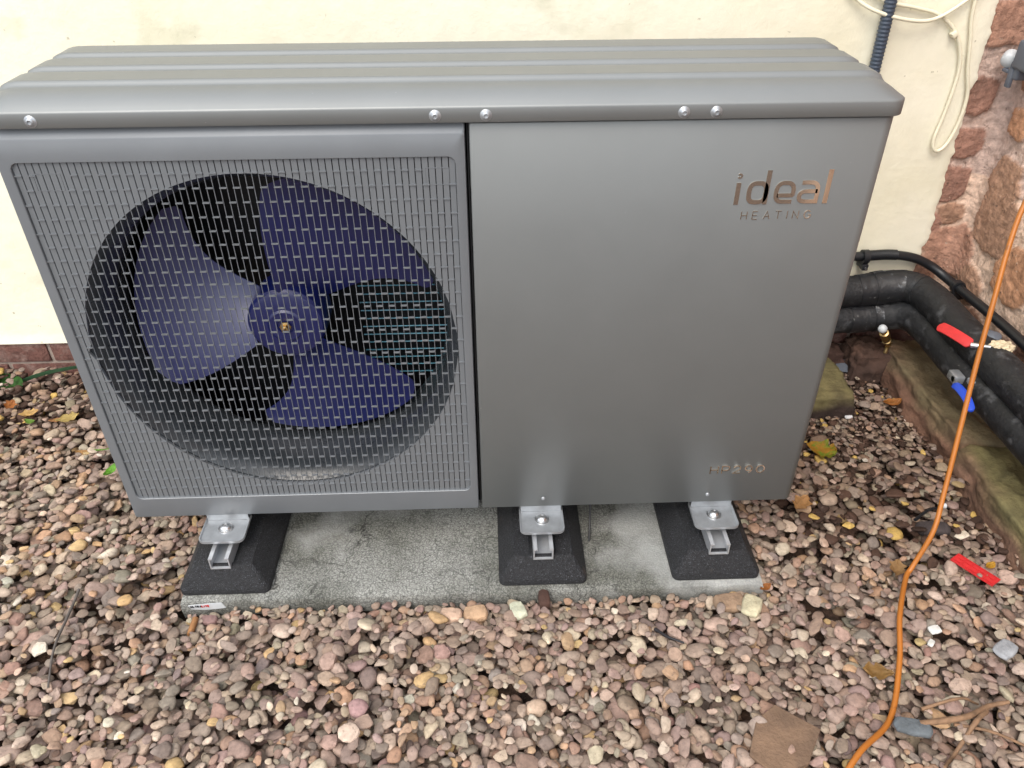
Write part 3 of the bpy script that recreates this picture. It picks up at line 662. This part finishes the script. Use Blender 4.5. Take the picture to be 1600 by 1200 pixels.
# fan
fn = thing('fan', None, None, (FXc, .1, FZc)); 
for kk in list(fn.keys()): del fn[kk]
fn.parent = hp; fn.matrix_parent_inverse = Matrix.Translation(-Vector(hp.location))
fc = (FXc, 0, FZc)
bm = bmesh.new(); revolve(bm, [(.0001, .084), (.014, .084), (.016, .081), (.030, .080), (.034, .083), (.060, .085), (.068, .0875), (.0725, .093), (.0735, .10), (.0735, .165), (.0001, .165)], fc, 64, 'y'); bmobj('hub', bm, M['blade'], fn, True, 30)
bm = bmesh.new(); revolve(bm, [(.0001, .062), (.0035, .0625), (.0038, .069), (.007, .070), (.0072, .077), (.011, .078), (.011, .081)], fc, 6, 'y'); bmobj('hub_nut', bm, M['brass'], fn, False)
def blade(a0):
    vs = []; nr_, na = 18, 26; fs = []
    for side in (0, 1):
        for i in range(nr_+1):
            t = i/nr_; r = .071+(.288-.071)*t
            lead = R(-38-16*t+8*math.sin(t*PI)); trail = R(36+4*t-10*t*t)
            if t > .88: q = (t-.88)/.12; lead += R(9)*q*q; trail -= R(7)*q*q
            for j in range(na+1):
                s = j/na; th = lead+(trail-lead)*s
                pitch_ = .145*(1-.45*t); y = .118-pitch_*(th)*(.6+.25*t)*.62 + .012*math.sin(s*PI)*(t) - .008*t
                y += side*(.0045*(1-.5*t)*math.sin(PI*min(max(s, .03), .97))**.5+.001)
                A = th+a0; vs.append((FXc+r*math.cos(A), y, FZc+r*math.sin(A)))
    N1 = (nr_+1)*(na+1)
    for i in range(nr_):
        for j in range(na):
            a = i*(na+1)+j; fs.append((a, a+na+1, a+na+2, a+1)); b = a+N1; fs.append((b, b+1, b+na+2, b+na+1))
    ed = [(i, 0) for i in range(nr_)]+[(nr_, j) for j in range(na)]+[(i, na) for i in range(nr_, 0, -1)]+[(0, j) for j in range(na, 0, -1)]
    for k in range(len(ed)):
        a = ed[k][0]*(na+1)+ed[k][1]; q = ed[(k+1) % len(ed)]; b = q[0]*(na+1)+q[1]; fs.append((a, b, b+N1, a+N1))
    o = obj('blade', vs, fs, M['blade'], fn, True, 50); bm = bmesh.new(); bm.from_mesh(o.data); bmesh.ops.recalc_face_normals(bm, faces=bm.faces); bm.to_mesh(o.data); bm.free(); return o
for a in (178, 58, -62): blade(R(a))
# motor behind and coil
bm = bmesh.new(); revolve(bm, [(.0001, .17), (.05, .17), (.055, .18), (.055, .26), (.0001, .26)], fc, 32, 'y'); box(bm, FXc-.02, FXc+.02, .262, .280, .01, .80); bmobj('motor', bm, M['black_in'], hp, True, 40)
bm = bmesh.new(); box(bm, .02, .715, .302, .334, .01, .80); cl = bmobj('evaporator_coil', bm, M['coil'], hp, False)
bm = bmesh.new()
for k in range(24):  # tubes only at the right; left out where the coil lies in shade
    z = .15+k*.0203; revolve(bm, [(.0014, 0), (.0014, .235)], (.468, .300, z), 6, 'x')
bmobj('coil_tubes', bm, M['tubec'], cl, True)
bm = bmesh.new(); box(bm, .03, .7, .17, .298, .012, .016)
bmobj('drip_tray', bm, M['shroud'], hp, False)
# galvanised mounting lugs of the unit
for x in FX:
    bm = bmesh.new(); zt = -.0215; pts = rrect(x-.0465, x+.0465, -.057, .03, .014, 6)
    o1 = [bm.verts.new((a, b, zt)) for a, b in pts]; o0 = [bm.verts.new((a, b, zt-.0025)) for a, b in pts]; o3 = [bm.verts.new((a, b, zt+.0035)) for a, b in pts]
    i3 = [bm.verts.new((a, b, zt+.0035)) for a, b in rrect(x-.0445, x+.0445, -.055, .028, .013, 6)]; i1 = [bm.verts.new((a, b, zt)) for a, b in rrect(x-.0425, x+.0425, -.0525, .026, .012, 6)]
    n_ = len(pts)
    for A, B in ((o0, o1), (o1, o3), (o3, i3), (i3, i1)):
        for i in range(n_): bm.faces.new((A[i], A[(i+1) % n_], B[(i+1) % n_], B[i]))
    bm.faces.new(i1); bm.faces.new(o0[::-1])
    box(bm, x-.043, x+.043, .008, .0105, zt+.0004, -.0006)
    box(bm, x-.043, x+.043, .0105, .335, -.0035, -.0008)
    lg = bmobj('mounting_lug', bm, M['galv'], hp, True, 35)
    bm = bmesh.new(); revolve(bm, [(.0155, zt), (.0155, zt+.0018), (.0125, zt+.002), (.0125, zt+.0025), (.0110, zt+.0062), (.0075, zt+.009), (.004, zt+.0098), (.0038, zt+.0088), (.0001, zt+.0086)], (x+.001, -.016, 0), 20, 'z'); bmobj('bolt', bm, M['steel'], lg, True, 40)
# thin black cable hanging under the unit
tag(tube('thin_cable', spline([(.965, .25, -.0), (.964, .10, -.035), (.962, .05, -.09), (.957, .012, -.1225)], 10), .0022, M['conduit']), 'thin black cable tail lying on the slab between the middle and right feet', 'cable')
# ------------------------------------------------------------------ insulated pipes
def wobp(sd): return lambda p, a: .03*mn.noise(Vector((p.x*16+sd, p.y*16, p.z*16+a*.4)))+.012*mn.noise(Vector((p.x*50+sd, p.y*50, a*1.5)))
def pipe(pts, r, label, sd, tapes, n=22):
    t = thing('insulated_pipe', label, 'pipe', pts[3], 'black insulated pipes along the wall')
    P = spline(pts, n); tube('insulation', P, r, M['pipe'], t, 28, wobp(sd))
    for (i0, i1, dr, tilt) in tapes:
        Q = P[i0:i1+1]
        if len(Q) < 2: continue
        tp = tube('tape', Q, lambda u, i, dr=dr: r+dr, M['tape'], t, 28, wobp(sd))
    return t, P
pu, PU = pipe([(1.30, .70, .09), (1.55, .70, .10), (1.76, .703, .110), (1.865, .700, .124), (1.915, .680, .130), (1.94, .615, .130), (1.943, .45, .126), (1.946, .25, .128), (1.95, -.1, .13), (1.95, -.7, .13)], .0435,
    'upper thick black lagged pipe with a red valve lever, bending round the wall corner', 1, [(36, 40, .0022, 0), (46, 54, .0018, 0), (54, 61, .0035, 0), (61, 69, .0022, 0), (69, 80, .0012, 0), (92, 98, .0012, 0)])
pl_, PL = pipe([(1.30, .685, .03), (1.55, .685, .032), (1.76, .685, .034), (1.865, .680, .044), (1.912, .650, .058), (1.928, .58, .062), (1.928, .42, .062), (1.932, .22, .060), (1.938, -.1, .058), (1.94, -.7, .055)], .0415,
    'lower thick black lagged pipe with a blue valve lever, resting above the mossy rocks', 9, [(30, 38, .0015, 0), (44, 52, .002, 0), (56, 62, .0025, 0)])
def lever(par, m, pts, stub, wd=.011):
    bm = bmesh.new(); P = spline(pts, 6)
    for k, p in enumerate(P): pass
    n_ = len(P); rings = []
    for i, p in enumerate(P):
        t = (P[min(i+1, n_-1)]-P[max(i-1, 0)]).normalized(); s = t.cross(Vector((-.45, -.45, .75))).normalized(); u = s.cross(t)
        e = min(1, min(i, n_-1-i)/2+.45); w2 = wd*e
        rings.append([bm.verts.new(p+s*w2*c+u*.0035*d) for c, d in ((-1, -.6), (-.6, -1), (.6, -1), (1, -.6), (1, .6), (.6, 1), (-.6, 1), (-1, .6))])
    for A, B in zip(rings, rings[1:]):
        for i in range(8): bm.faces.new((A[i], A[(i+1) % 8], B[(i+1) % 8], B[i]))
    bm.faces.new(rings[0]); bm.faces.new(rings[-1])
    lv = bmobj('valve_lever', bm, m, par, True, 40)
    a, b = Vector(stub[0]), Vector(stub[1]); Q = [a.lerp(b, k/6) for k in range(7)]
    tube('lever_stem', Q, lambda u, i: .0075 if i < 3 else .005, M['steel'], lv, 10)
    return lv
lv = lever(pu, M['red'], [(1.868, .440, .153), (1.875, .412, .158), (1.886, .375, .160), (1.898, .345, .158)], ((1.898, .345, .157), (1.930, .320, .166)), .013); lv['label'] = 'bright red valve lever'
lv = lever(pl_, M['blue'], [(1.862, .300, .074), (1.861, .275, .079), (1.858, .235, .079), (1.853, .200, .070)], ((1.866, .318, .078), (1.900, .318, .078)), .0095); lv['label'] = 'bright blue valve lever'
bm = bmesh.new(); box(bm, 1.866, 1.892, .310, .345, .066, .088, .003); box(bm, 1.893, 1.907, .285, .307, .072, .090, .002); bmobj('valve_body', bm, M['galv'], pl_)
# torn foam showing through the upper lagging by the red lever
bm = bmesh.new(); bmesh.ops.create_icosphere(bm, subdivisions=4, radius=1)
for v in bm.verts:
    p = v.co.copy(); q = Vector((p.x*.028, p.y*.021, p.z*.012)); v.co = Vector((1.957, .322, .166))+q+p*.005*mn.fractal(p*3, 1, 2, 4)
bmobj('torn_foam', bm, M['foam'], pu)
bm = bmesh.new(); bmesh.ops.create_icosphere(bm, subdivisions=3, radius=1)
for v in bm.verts:
    p = v.co.copy(); v.co = Vector((1.962, .372, .165))+Vector((p.x*.02, p.y*.022, p.z*.009))+p*.003*mn.fractal(p*4, 1, 2, 3)
bmobj('grey_sealant', bm, M['greyp'], pu)
# condensate / cable conduit with clips above the pipes
cdt = thing('black_conduit', 'thin black conduit clipped to the wall above the thick pipes, curving round the corner', 'conduit', (1.85, .73, .2))
CP = spline([(1.55, .742, .19), (1.72, .742, .196), (1.80, .742, .199), (1.86, .742, .201), (1.93, .742, .190), (1.985, .735, .166), (2.018, .70, .146), (2.03, .62, .142), (2.032, .50, .148), (2.033, .36, .152), (2.033, .1, .15), (2.033, -.6, .15)], 16)
tube('conduit_tube', CP, lambda u, i: .0125, M['conduit'], cdt, 16)
CR = spline([(1.795, .742, .1987), (1.82, .742, .200), (1.85, .742, .2012), (1.88, .742, .2)], 30)
tube('ribbed_sleeve', CR, lambda u, i: .0145 if i % 3 else .0132, M['conduit'], cdt, 16)
for (c, a) in (((1.79, .738, .1985), 0), ((2.027, .655, .143), 1)):
    bm = bmesh.new()
    if a == 0: revolve(bm, [(.0125, -.008), (.0195, -.008), (.0195, .008), (.0125, .008)], c, 20, 'x'); box(bm, c[0]-.008, c[0]+.008, c[1]-.02, c[1]+.022, c[2]-.034, c[2]-.016, .002)
    else: revolve(bm, [(.0125, -.008), (.0185, -.008), (.0185, .008), (.0125, .008)], (c[0], c[1], c[2]), 20, 'y'); box(bm, c[0]-.012, c[0]+.024, c[1]-.008, c[1]+.008, c[2]-.036, c[2]-.016, .002)
    cp_ = bmobj('pipe_clip', bm, M['conduit'], cdt, True, 40)
    bm = bmesh.new()
    if a == 0: revolve(bm, [(.0001, -.0225), (.0035, -.0222), (.0038, -.02)], (c[0]+.001, c[1], c[2]-.026), 10, 'y')
    else: revolve(bm, [(.0001, .0015), (.004, .001), (.004, -.001)], (c[0]-.013, c[1], c[2]-.027), 10, 'x')
    bmobj('clip_screw', bm, M['steel'], cp_)
# brass drain cock
br = thing('drain_valve', 'small brass drain valve pointing down below the lower black pipe', 'valve', (1.865, .66, -.02))
bm = bmesh.new(); bmv = Matrix.Translation((1.862, .640, -.005)) @ Matrix.Scale(1.5, 4) @ Matrix.Rotation(R(-35), 4, 'Y') @ Matrix.Rotation(R(24), 4, 'X')
revolve(bm, [(.0001, .036), (.005, .036), (.0055, .03), (.0055, .022), (.0085, .021), (.009, .004), (.007, .003), (.007, -.012), (.0085, -.013), (.0085, -.02), (.006, -.021), (.006, -.034), (.0001, -.034)], (0, 0, 0), 12, 'z')
for v in bm.verts: v.co = bmv @ v.co
bmobj('valve_body', bm, M['brass'], br, True, 40)
bm = bmesh.new(); revolve(bm, [(.0001, 0), (.0055, 0), (.006, -.004), (.0050, -.005), (.006, -.009), (.005, -.010), (.006, -.014), (.005, -.015), (.006, -.02), (.0001, -.02)], (1.866, .625, -.026), 12, 'z'); bmobj('outlet', bm, M['brass'], br, True, 40)
bm = bmesh.new(); bmesh.ops.create_icosphere(bm, subdivisions=2, radius=.0085)
for v in bm.verts: v.co = bmv @ (v.co+Vector((0, 0, .038)))
bmobj('cap', bm, M['white'], br)
# corrugated conduit up the wall
P = [Vector((1.686+.0-.010*t, .741, .60+t*1.0)) for t in np.arange(0, 1.2, .0022)]
tag(tube('corrugated_conduit', P, lambda u, i: (.0128, .0142, .0142, .0128)[i % 4], M['corr'], None, 16), 'dark blue-grey corrugated conduit running up the cream wall behind the right end of the lid', 'conduit')
# cream cables
ca1 = tag(tube('cream_cable', spline([(1.50, .750, 1.05), (1.575, .750, .88), (1.609, .748, .845), (1.661, .735, .820), (1.741, .732, .803), (1.800, .738, .806), (1.864, .748, .842), (1.93, .75, .90)], 12), .0044, M['cream'], None, 10), 'cream cable drooping in a loop across the dark corrugated conduit on the wall', 'cable')
c2 = thing('cream_cable', 'cream cable hanging down the wall in a long narrow loop beside the stone wall', 'cable', (1.9, .75, .6))
tube('cable_sheath', spline([(1.62, .752, .870), (1.677, .752, .841), (1.749, .752, .827), (1.806, .752, .813), (1.854, .752, .781), (1.884, .752, .738), (1.899, .752, .687), (1.900, .752, .634), (1.896, .752, .572), (1.889, .750, .524), (1.894, .748, .497), (1.909, .748, .490), (1.928, .75, .511), (1.941, .752, .563), (1.940, .752, .626), (1.921, .752, .686), (1.903, .752, .759), (1.886, .752, .842), (1.875, .752, 1.1)], 12), .0044, M['cream'], c2, 10)
bm = bmesh.new(); box(bm, 1.852, 1.866, .742, .762, .762, .776, .003)
for v in bm.verts:
    q = v.co-Vector((1.859, .75, .769)); v.co = Vector((1.859, .75, .769))+Matrix.Rotation(R(-45), 3, 'Y') @ q
bmobj('cable_clip', bm, M['cream'], c2)
# grey connector with pale cap on the stone wall
cn = thing('outdoor_connector', 'grey plastic connector with a pale round cap on the stone wall at the upper right', 'connector', (2.03, .73, .72))
bm = bmesh.new(); box(bm, 1.998, 2.05, .62, .715, .70, .765, .008, 3); box(bm, 2.005, 2.045, .690, .728, .675, .715, .006, 3); bmobj('connector_body', bm, M['greyp'], cn)
bm = bmesh.new(); revolve(bm, [(.0001, -.014), (.012, -.0135), (.018, -.009), (.020, 0), (.020, .012), (.0001, .012)], (2.018, .752, .712), 20, 'y')
for v in bm.verts:
    q = v.co-Vector((2.018, .752, .712)); v.co = Vector((2.010, .742, .712))+Matrix.Rotation(R(35), 3, 'X') @ Matrix.Rotation(R(-40), 3, 'Z') @ q
cpx = bmobj('cap', bm, M['white'], cn, True, 40)
bm = bmesh.new(); box(bm, 2.002, 2.012, .705, .722, .655, .70, .003); box(bm, 2.000, 2.012, .722, .745, .685, .693, .002); bmobj('latch', bm, M['greyp'], cn)
# orange cable: rises off the gravel towards the upper right
def gz(x, y, d=.006): return HZ(x, y, .014)+d
def gm(x, y): return HZ(x, y, .02)+.011
OP = [(1.20, -.66, gm(1.2, -.66)), (1.28, -.575, gm(1.28, -.575)), (1.352, -.505, gm(1.352, -.505)), (1.442, -.433, gm(1.442, -.433)), (1.503, -.327, gm(1.503, -.327)), (1.541, -.234, gm(1.541, -.234)), (1.602, -.132, gm(1.602, -.132)+.002),
      (1.625, -.108, -.095), (1.655, -.085, -.018), (1.678, -.041, .048), (1.700, .013, .155), (1.728, .083, .297), (1.754, .140, .411), (1.780, .190, .485), (1.809, .233, .560), (1.86, .28, .68), (1.95, .33, .86), (2.0, .35, 1.1)]
tag(tube('orange_cable', spline(OP, 12), .0052, M['orange'], None, 12), 'bright orange cable hanging past the pipes and trailing over the gravel', 'cable')
# ------------------------------------------------------------------ small things on the gravel
def plate(name, pts, z, th, m, label, cat, holes=None, tilt=(0, 0), group=None):
    bm = bmesh.new(); c = Vector((sum(p[0] for p in pts)/len(pts), sum(p[1] for p in pts)/len(pts), 0))
    prism(bm, [(p[0]-c.x, p[1]-c.y) for p in pts], 0, th, 'z'); bmesh.ops.recalc_face_normals(bm, faces=bm.faces)
    bmesh.ops.bevel(bm, geom=bm.edges[:], offset=min(.0012, th*.3), segments=1, affect='EDGES')
    o = bmobj(name, bm, m, None, True, 30); o.location = (c.x, c.y, z); o.rotation_euler = (tilt[0], tilt[1], 0)
    return tag(o, label, cat, group)
# red packer with moulded recesses
rp = thing('plastic_packer', 'flat red plastic packer strip lying on the gravel right of the orange cable', 'packer', (1.7605, -.1115, gz(1.76, -.11, .008)))
A = Vector((1.737, -.072, 0)); Bv = Vector((1.784, -.151, 0)); ax = (Bv-A).normalized(); sd_ = Vector((-ax.y, ax.x, 0)); mid = (A+Bv)/2; hl = (Bv-A).length/2; zr0 = gz(1.76, -.11, .008)
def pk(bm, u0, u1, v0, v1, z0, z1):
    r = bmesh.ops.create_cube(bm, size=1)['verts']
    for v in r:
        u = u0+(v.co.x+.5)*(u1-u0); vv = v0+(v.co.y+.5)*(v1-v0); z = z0+(v.co.z+.5)*(z1-z0); v.co = mid+ax*u+sd_*vv+Vector((0, 0, zr0+z+u*.06))
bm = bmesh.new(); pk(bm, -hl, hl, -.0145, .0145, 0, .0026); pk(bm, -hl, hl, -.0145, -.0125, .0028, .0042); pk(bm, -hl, hl, .0125, .0145, .0028, .0042)
pk(bm, -hl, -hl+.002, -.0124, .0124, .0028, .0042); pk(bm, hl-.002, hl, -.0124, .0124, .0028, .0042)
for k in range(5): pk(bm, -hl+.006+k*.0165, -hl+.019+k*.0165, -.0105, -.0015, .0029, .0046); pk(bm, -hl+.006+k*.0165, -hl+.019+k*.0165, .0015, .0105, .0029, .0046)
bmobj('packer_body', bm, M['red'], rp, False)
def lump(name, x, y, a, b, c, yaw, col, label, cat, seed, dz=0, group=None, mt='moss_rock', col2=None):
    z = HZ(x, y, .01)+dz
    o = rock(name, x-a, x+a, y-b, y+b, z-c*.7, z+c*1.3, label, cat, seed, (col, col2 or col), group, .5, 10, min(a, b)*.22, rot=yaw)
    return o
plate('flat_stone', [(1.168, -.500), (1.196, -.440), (1.237, -.412), (1.262, -.432), (1.302, -.462), (1.275, -.500), (1.262, -.520), (1.20, -.535)], gz(1.24, -.46, -.008), .011, mat('sandstone_slab', lin(122, 98, 78), .9, var=.25, vs=60, bump=.9, bs=120, bdist=.004, col2=lin(100, 80, 64), m2s=30), 'flat brown slab of broken stone in the gravel at the bottom of the picture', 'stone', tilt=(.03, -.03))
lump('slate_piece', 1.468, -.458, .028, .013, .006, -.3, lin(92, 98, 102), 'smooth blue-grey pebble left of the twigs, beside the orange cable', 'stone', 5.3)
lump('large_pebble', 1.232, -.158, .030, .020, .010, .1, lin(146, 122, 100), 'large tan brown stone in front of the right end of the slab', 'stone', 6.1)
lump('pale_stone', 1.268, -.176, .017, .024, .007, -.5, lin(182, 174, 146), 'pale lichen coloured stone in front of the right end of the slab', 'stone', 7.1)
lump('pale_stone', .793, -.155, .014, .019, .007, .3, lin(188, 190, 168), 'pale greenish angular stone in front of the slab, left of the bark lump', 'stone', 9.1)
lump('large_pebble', .655, -.163, .021, .015, .009, -.1, lin(200, 170, 148), 'pinkish pale stone in front of the slab, below the seam of the fan panel', 'stone', 10.1)
lump('large_pebble', .705, -.160, .021, .016, .010, .1, lin(188, 156, 126), 'light brown egg-shaped pebble in front of the slab, right of the pinkish one', 'stone', 11.1)
lump('bark_piece', .848, -.130, .011, .022, .012, .05, lin(72, 50, 42), 'dark reddish brown bark lump against the slab edge below the middle foot', 'bark', 12.4, .004)
lump('purple_pebble', .160, -.149, .016, .009, .007, 0, lin(140, 112, 108), 'smooth purple-brown oval pebble in front of the white sticker', 'stone', 13.4, .002)
lump('white_fragment', 1.607, -.254, .011, .008, .004, .2, lin(214, 214, 210), 'bright white broken fragment on the gravel below the red packer', 'fragment', 2.4)
lump('white_fragment', 1.592, -.277, .008, .005, .003, .8, lin(205, 205, 200), 'small white shard beside the orange cable, nearer the camera than the larger fragment', 'fragment', 2.9)
lump('white_fragment', 1.722, .462, .009, .006, .004, .2, lin(220, 220, 222), 'small white stone at the foot of the mossed block', 'fragment', 3.9)
lump('slate_piece', 1.722, -.30, .022, .015, .005, .6, lin(150, 152, 156), 'light grey slate flake above the crossed twigs at the right edge', 'stone', 15.9)
lump('dark_stone', 1.742, .025, .034, .015, .009, -.05, lin(64, 56, 56), 'dark oval stone beside the orange cable, below the long mossy rock', 'stone', 16.9)
lump('square_stone', 1.60, .345, .021, .017, .012, .1, lin(122, 100, 84), 'brown square-cut stone under the right corner of the heat pump, above the yellow leaf', 'stone', 19.9)
plate('plastic_offcut', [(1.777, .715), (1.815, .70), (1.80, .66), (1.765, .672)], gz(1.79, .69, .012), .006, M['greyp'], 'flat grey plastic offcut on the soil behind the heat pump', 'offcut', tilt=(.35, -.2))
def twig(name, pts, r, label, m='wood', cat='twig', group='loose twigs and sticks on the gravel'):
    P = spline([(p[0]+random.uniform(-.002, .002), p[1]+random.uniform(-.002, .002), gz(p[0], p[1], (p[2] if len(p) > 2 else .003))) for p in pts], 6)
    for i, p in enumerate(P): p.z += .0015*mn.noise(p*60)
    return tag(tube(name, P, lambda u, i: r*(1-.45*u)*(1+.25*mn.noise(Vector((i*.7, r*999, 0)))), M[m], None, 7), label, cat, group)
twig('twig', [(1.482, -.452, .006), (1.56, -.447, .008), (1.625, -.418, .012), (1.668, -.412, .012)], .0065, 'thick brown twig lying level across the gravel at the lower right')
twig('twig', [(1.50, -.425, .004), (1.57, -.412, .005), (1.62, -.405, .005)], .0035, 'thin pale twig just above the thick brown one')
twig('twig', [(1.62, -.425, .010), (1.575, -.46, .008), (1.53, -.495, .006), (1.49, -.525, .004)], .005, 'forked twig slanting down from the thick one towards the bottom edge')
twig('twig', [(1.54, -.455, .004), (1.60, -.470, .005), (1.66, -.495, .005), (1.72, -.52, .005)], .0033, 'thin twig slanting to the bottom right corner')
twig('twig', [(1.800, -.27, .004), (1.778, -.30, .006), (1.762, -.32, .003)], .0025, 'short straw-coloured twig at the right edge of the picture')
twig('stick', [(-.100, -.110, .008), (-.092, -.19, .010), (-.083, -.26, .009), (-.074, -.325, .006)], .0032, 'long thin dark grey stick on the gravel left of the slab', 'greystick', 'stick')
bo = twig('cable_offcut', [(1.70, .035, .004), (1.745, .065, .006), (1.785, .082, .010)], .0040, 'short black cable offcut with a white end beside the mossy rock', 'conduit', 'cable', None)
bm = bmesh.new(); revolve(bm, [(.0001, -.008), (.0062, -.008), (.0062, .006), (.0001, .006)], (1.791, .086, gz(1.785, .082, .011)), 12, 'x'); bmobj('white_end', bm, M['white'], bo, True, 40)
twig('stick', [(.842, -.40, .003), (1.02, -.16, .003)][:0] or [(1.055, -.235, .004), (1.085, -.245, .006), (1.115, -.255, .004)], .0035, 'short grey stick in the gravel in front of the slab', 'blackp', 'stick')
bm = bmesh.new(); revolve(bm, [(.0001, -.02), (.0062, -.02), (.0066, 0), (.0062, .02), (.0001, .02)], (0, 0, 0), 12, 'y')
for v in bm.verts: v.co = v.co+Vector((.136, -.172, gz(.136, -.17, .002)))
tag(bmobj('copper_offcut', bm, mat('copper_brown', lin(146, 104, 66), .7, var=.2, vs=80), None, True, 40), 'short orange-brown pipe offcut poking from the gravel below the sticker', 'offcut')
# leaves
def leaf(x, y, size, yaw, col, label, kind='oak', curl=.25, tilt=(0, 0), col2=None, dz=.004):
    bm = bmesh.new(); n_ = 26; m_ = 6; r_ = random.Random(int(x*1000)+int(y*977)); V = []; ph = r_.uniform(0, 6)
    for i in range(n_+1):
        t = i/n_
        if kind == 'oak': w_ = .30*math.sin(PI*min(1, t*1.02))**.8*(1+.22*math.sin(t*17+ph)+.1*math.sin(t*31)) + .012
        elif kind == 'maple': w_ = .46*math.sin(PI*t)**.8*(.75+.4*abs(math.sin(t*9.4+.5))+.1*math.sin(t*29))+.01
        elif kind == 'grass': w_ = .045*math.sin(PI*min(1, t*.9+.1))**.6+.003
        else: w_ = .26*math.sin(PI*t)**.85+.01
        row = []
        for j in range(-m_, m_+1):
            s = j/m_; X = (t-.5)*size+abs(s)*w_*size*.25*(1 if kind != 'grass' else 0); Y = s*w_*size
            Z = curl*size*(.5*(2*t-1)**2+.9*s*s*w_)+.05*size*mn.noise(Vector((t*4+ph, s*2, 0)))
            row.append(bm.verts.new((X, Y, Z)))
        V.append(row)
    for i in range(n_):
        for j in range(2*m_): bm.faces.new((V[i][j], V[i][j+1], V[i+1][j+1], V[i+1][j]))
    bmesh.ops.solidify(bm, geom=bm.faces[:], thickness=.0006)
    mt = mat('leaf', col, .6, var=.18, vs=70, col2=col2, m2s=40, m2=(.5, .6)) if col2 else mat('leaf', col, .6, var=.2, vs=70)
    o = bmobj('fallen_leaf' if kind != 'grass' else 'grass_blade', bm, mt, None, True, 60); o.location = (x, y, HZ(x, y, .012)+dz); o.rotation_euler = (tilt[0], tilt[1], yaw)
    return tag(o, label, 'leaf', 'fallen leaves on the gravel')
leaf(1.585, .304, .075, -.5, lin(180, 134, 46), 'yellow leaf with a green middle on the soil just right of the heat pump', 'maple', .3, col2=lin(120, 140, 40))
leaf(1.450, .079, .060, .8, lin(178, 136, 88), 'tan brown lobed leaf below the right corner of the heat pump', 'oak', .2)
leaf(1.851, .497, .058, .2, lin(176, 116, 58), 'curled orange leaf on the gravel against the reddish rock', 'ovate', .5)
leaf(1.457, -.342, .055, 2.9, lin(150, 116, 66), 'dull brown leaf left of the orange cable near the bottom of the picture', 'oak', .2)
leaf(-.583, .580, .042, 1.5, lin(176, 112, 58), 'orange pointed leaf at the far left, nearest the brick plinth', 'oak', .4, (.5, 0))
leaf(-.515, .545, .050, .4, lin(205, 170, 110), 'straw coloured leaf between the orange leaf and the green leaf at the left', 'oak', .3)
leaf(-.492, .503, .035, -.4, lin(108, 142, 52), 'small green leaf on the gravel at the left', 'ovate', .4)
leaf(-.383, .493, .060, .5, lin(188, 166, 104), 'pale yellow ragged leaf on the gravel left of the grille edge', 'oak', .3)
leaf(-.300, .372, .045, -.3, lin(170, 128, 74), 'orange-tan leaf beside the left edge of the heat pump', 'ovate', .3)
leaf(-.170, .245, .042, 1.3, lin(112, 170, 54), 'bright green curled leaf beside the bottom left corner of the heat pump', 'ovate', .6)
leaf(-.228, .340, .055, .1, lin(105, 150, 52), 'narrow bright green leaf lying at the left edge of the heat pump', 'grass', .2)
leaf(1.315, -.120, .030, .5, lin(170, 108, 52), 'small orange leaf at the right front corner of the slab', 'ovate', .4)
leaf(-.42, .50, .034, .3, lin(172, 124, 80), 'small orange leaf on a dark stone at the left', 'ovate', .3)
leaf(1.795, -.105, .030, .5, lin(196, 150, 50), 'small mustard leaf at the far end of the red packer', 'ovate', .4)
leaf(1.60, -.10, .05, 1.1, lin(160, 126, 84), 'brown lobed leaf between the orange cable and the red packer', 'oak', .3)
# weeds at the foot of the wall
wd_ = thing('broadleaf_weed', 'dark green leafy weed at the foot of the wall in the left corner', 'plant', (-.68, .69, -.165))
r2 = random.Random(4)
for k in range(13):
    a = r2.uniform(0, 2*PI); L_ = r2.uniform(.07, .12); bm = bmesh.new(); V = []; el_ = r2.uniform(.1, .7)
    for i in range(11):
        t = i/10; w_ = .30*math.sin(PI*min(1, t*.97+.03))**.8*L_; d = L_*t
        rr_ = d*math.cos(el_*(1-t*.8)); hh_ = d*math.sin(el_)*(1-.55*t)+.01
        row = []
        for j in (-1, -.5, 0, .5, 1):
            row.append(bm.verts.new((-.68+rr_*math.cos(a)-j*w_*math.sin(a), .69+rr_*math.sin(a)*.6+j*w_*math.cos(a), -.155+hh_+.25*abs(j)*w_+.004*mn.noise(Vector((t*5, j, k))))))
        V.append(row)
    for i in range(10):
        for j in range(4): bm.faces.new((V[i][j], V[i][j+1], V[i+1][j+1], V[i+1][j]))
    bmesh.ops.solidify(bm, geom=bm.faces[:], thickness=.0006)
    if k == 0: LM = mat('weed_leaf', lin(58, 104, 44), .5, var=.35, vs=40)
    bmobj('leaf', bm, LM, wd_, True, 60)
bm = bmesh.new(); V = []
P = spline([(-.645, .665, -.150), (-.60, .695, -.128), (-.54, .708, -.112), (-.46, .722, -.103), (-.38, .735, -.105), (-.30, .740, -.120)], 8)
for i, p in enumerate(P):
    t = i/(len(P)-1); w_ = .011*math.sin(PI*min(1, t*.85+.12))**.7; V.append([bm.verts.new(p+Vector((0, -w_*.5*j, w_*j*.8+.003*abs(j)))) for j in (-1, 0, 1)])
for i in range(len(V)-1):
    for j in range(2): bm.faces.new((V[i][j], V[i][j+1], V[i+1][j+1], V[i+1][j]))
bmesh.ops.solidify(bm, geom=bm.faces[:], thickness=.001)
tag(bmobj('strap_leaf_plant', bm, mat('strap_leaf', lin(92, 136, 104), .45, var=.15, vs=30), None, True, 60), 'long grey-green strap leaf arching over the gravel below the brick plinth', 'plant')
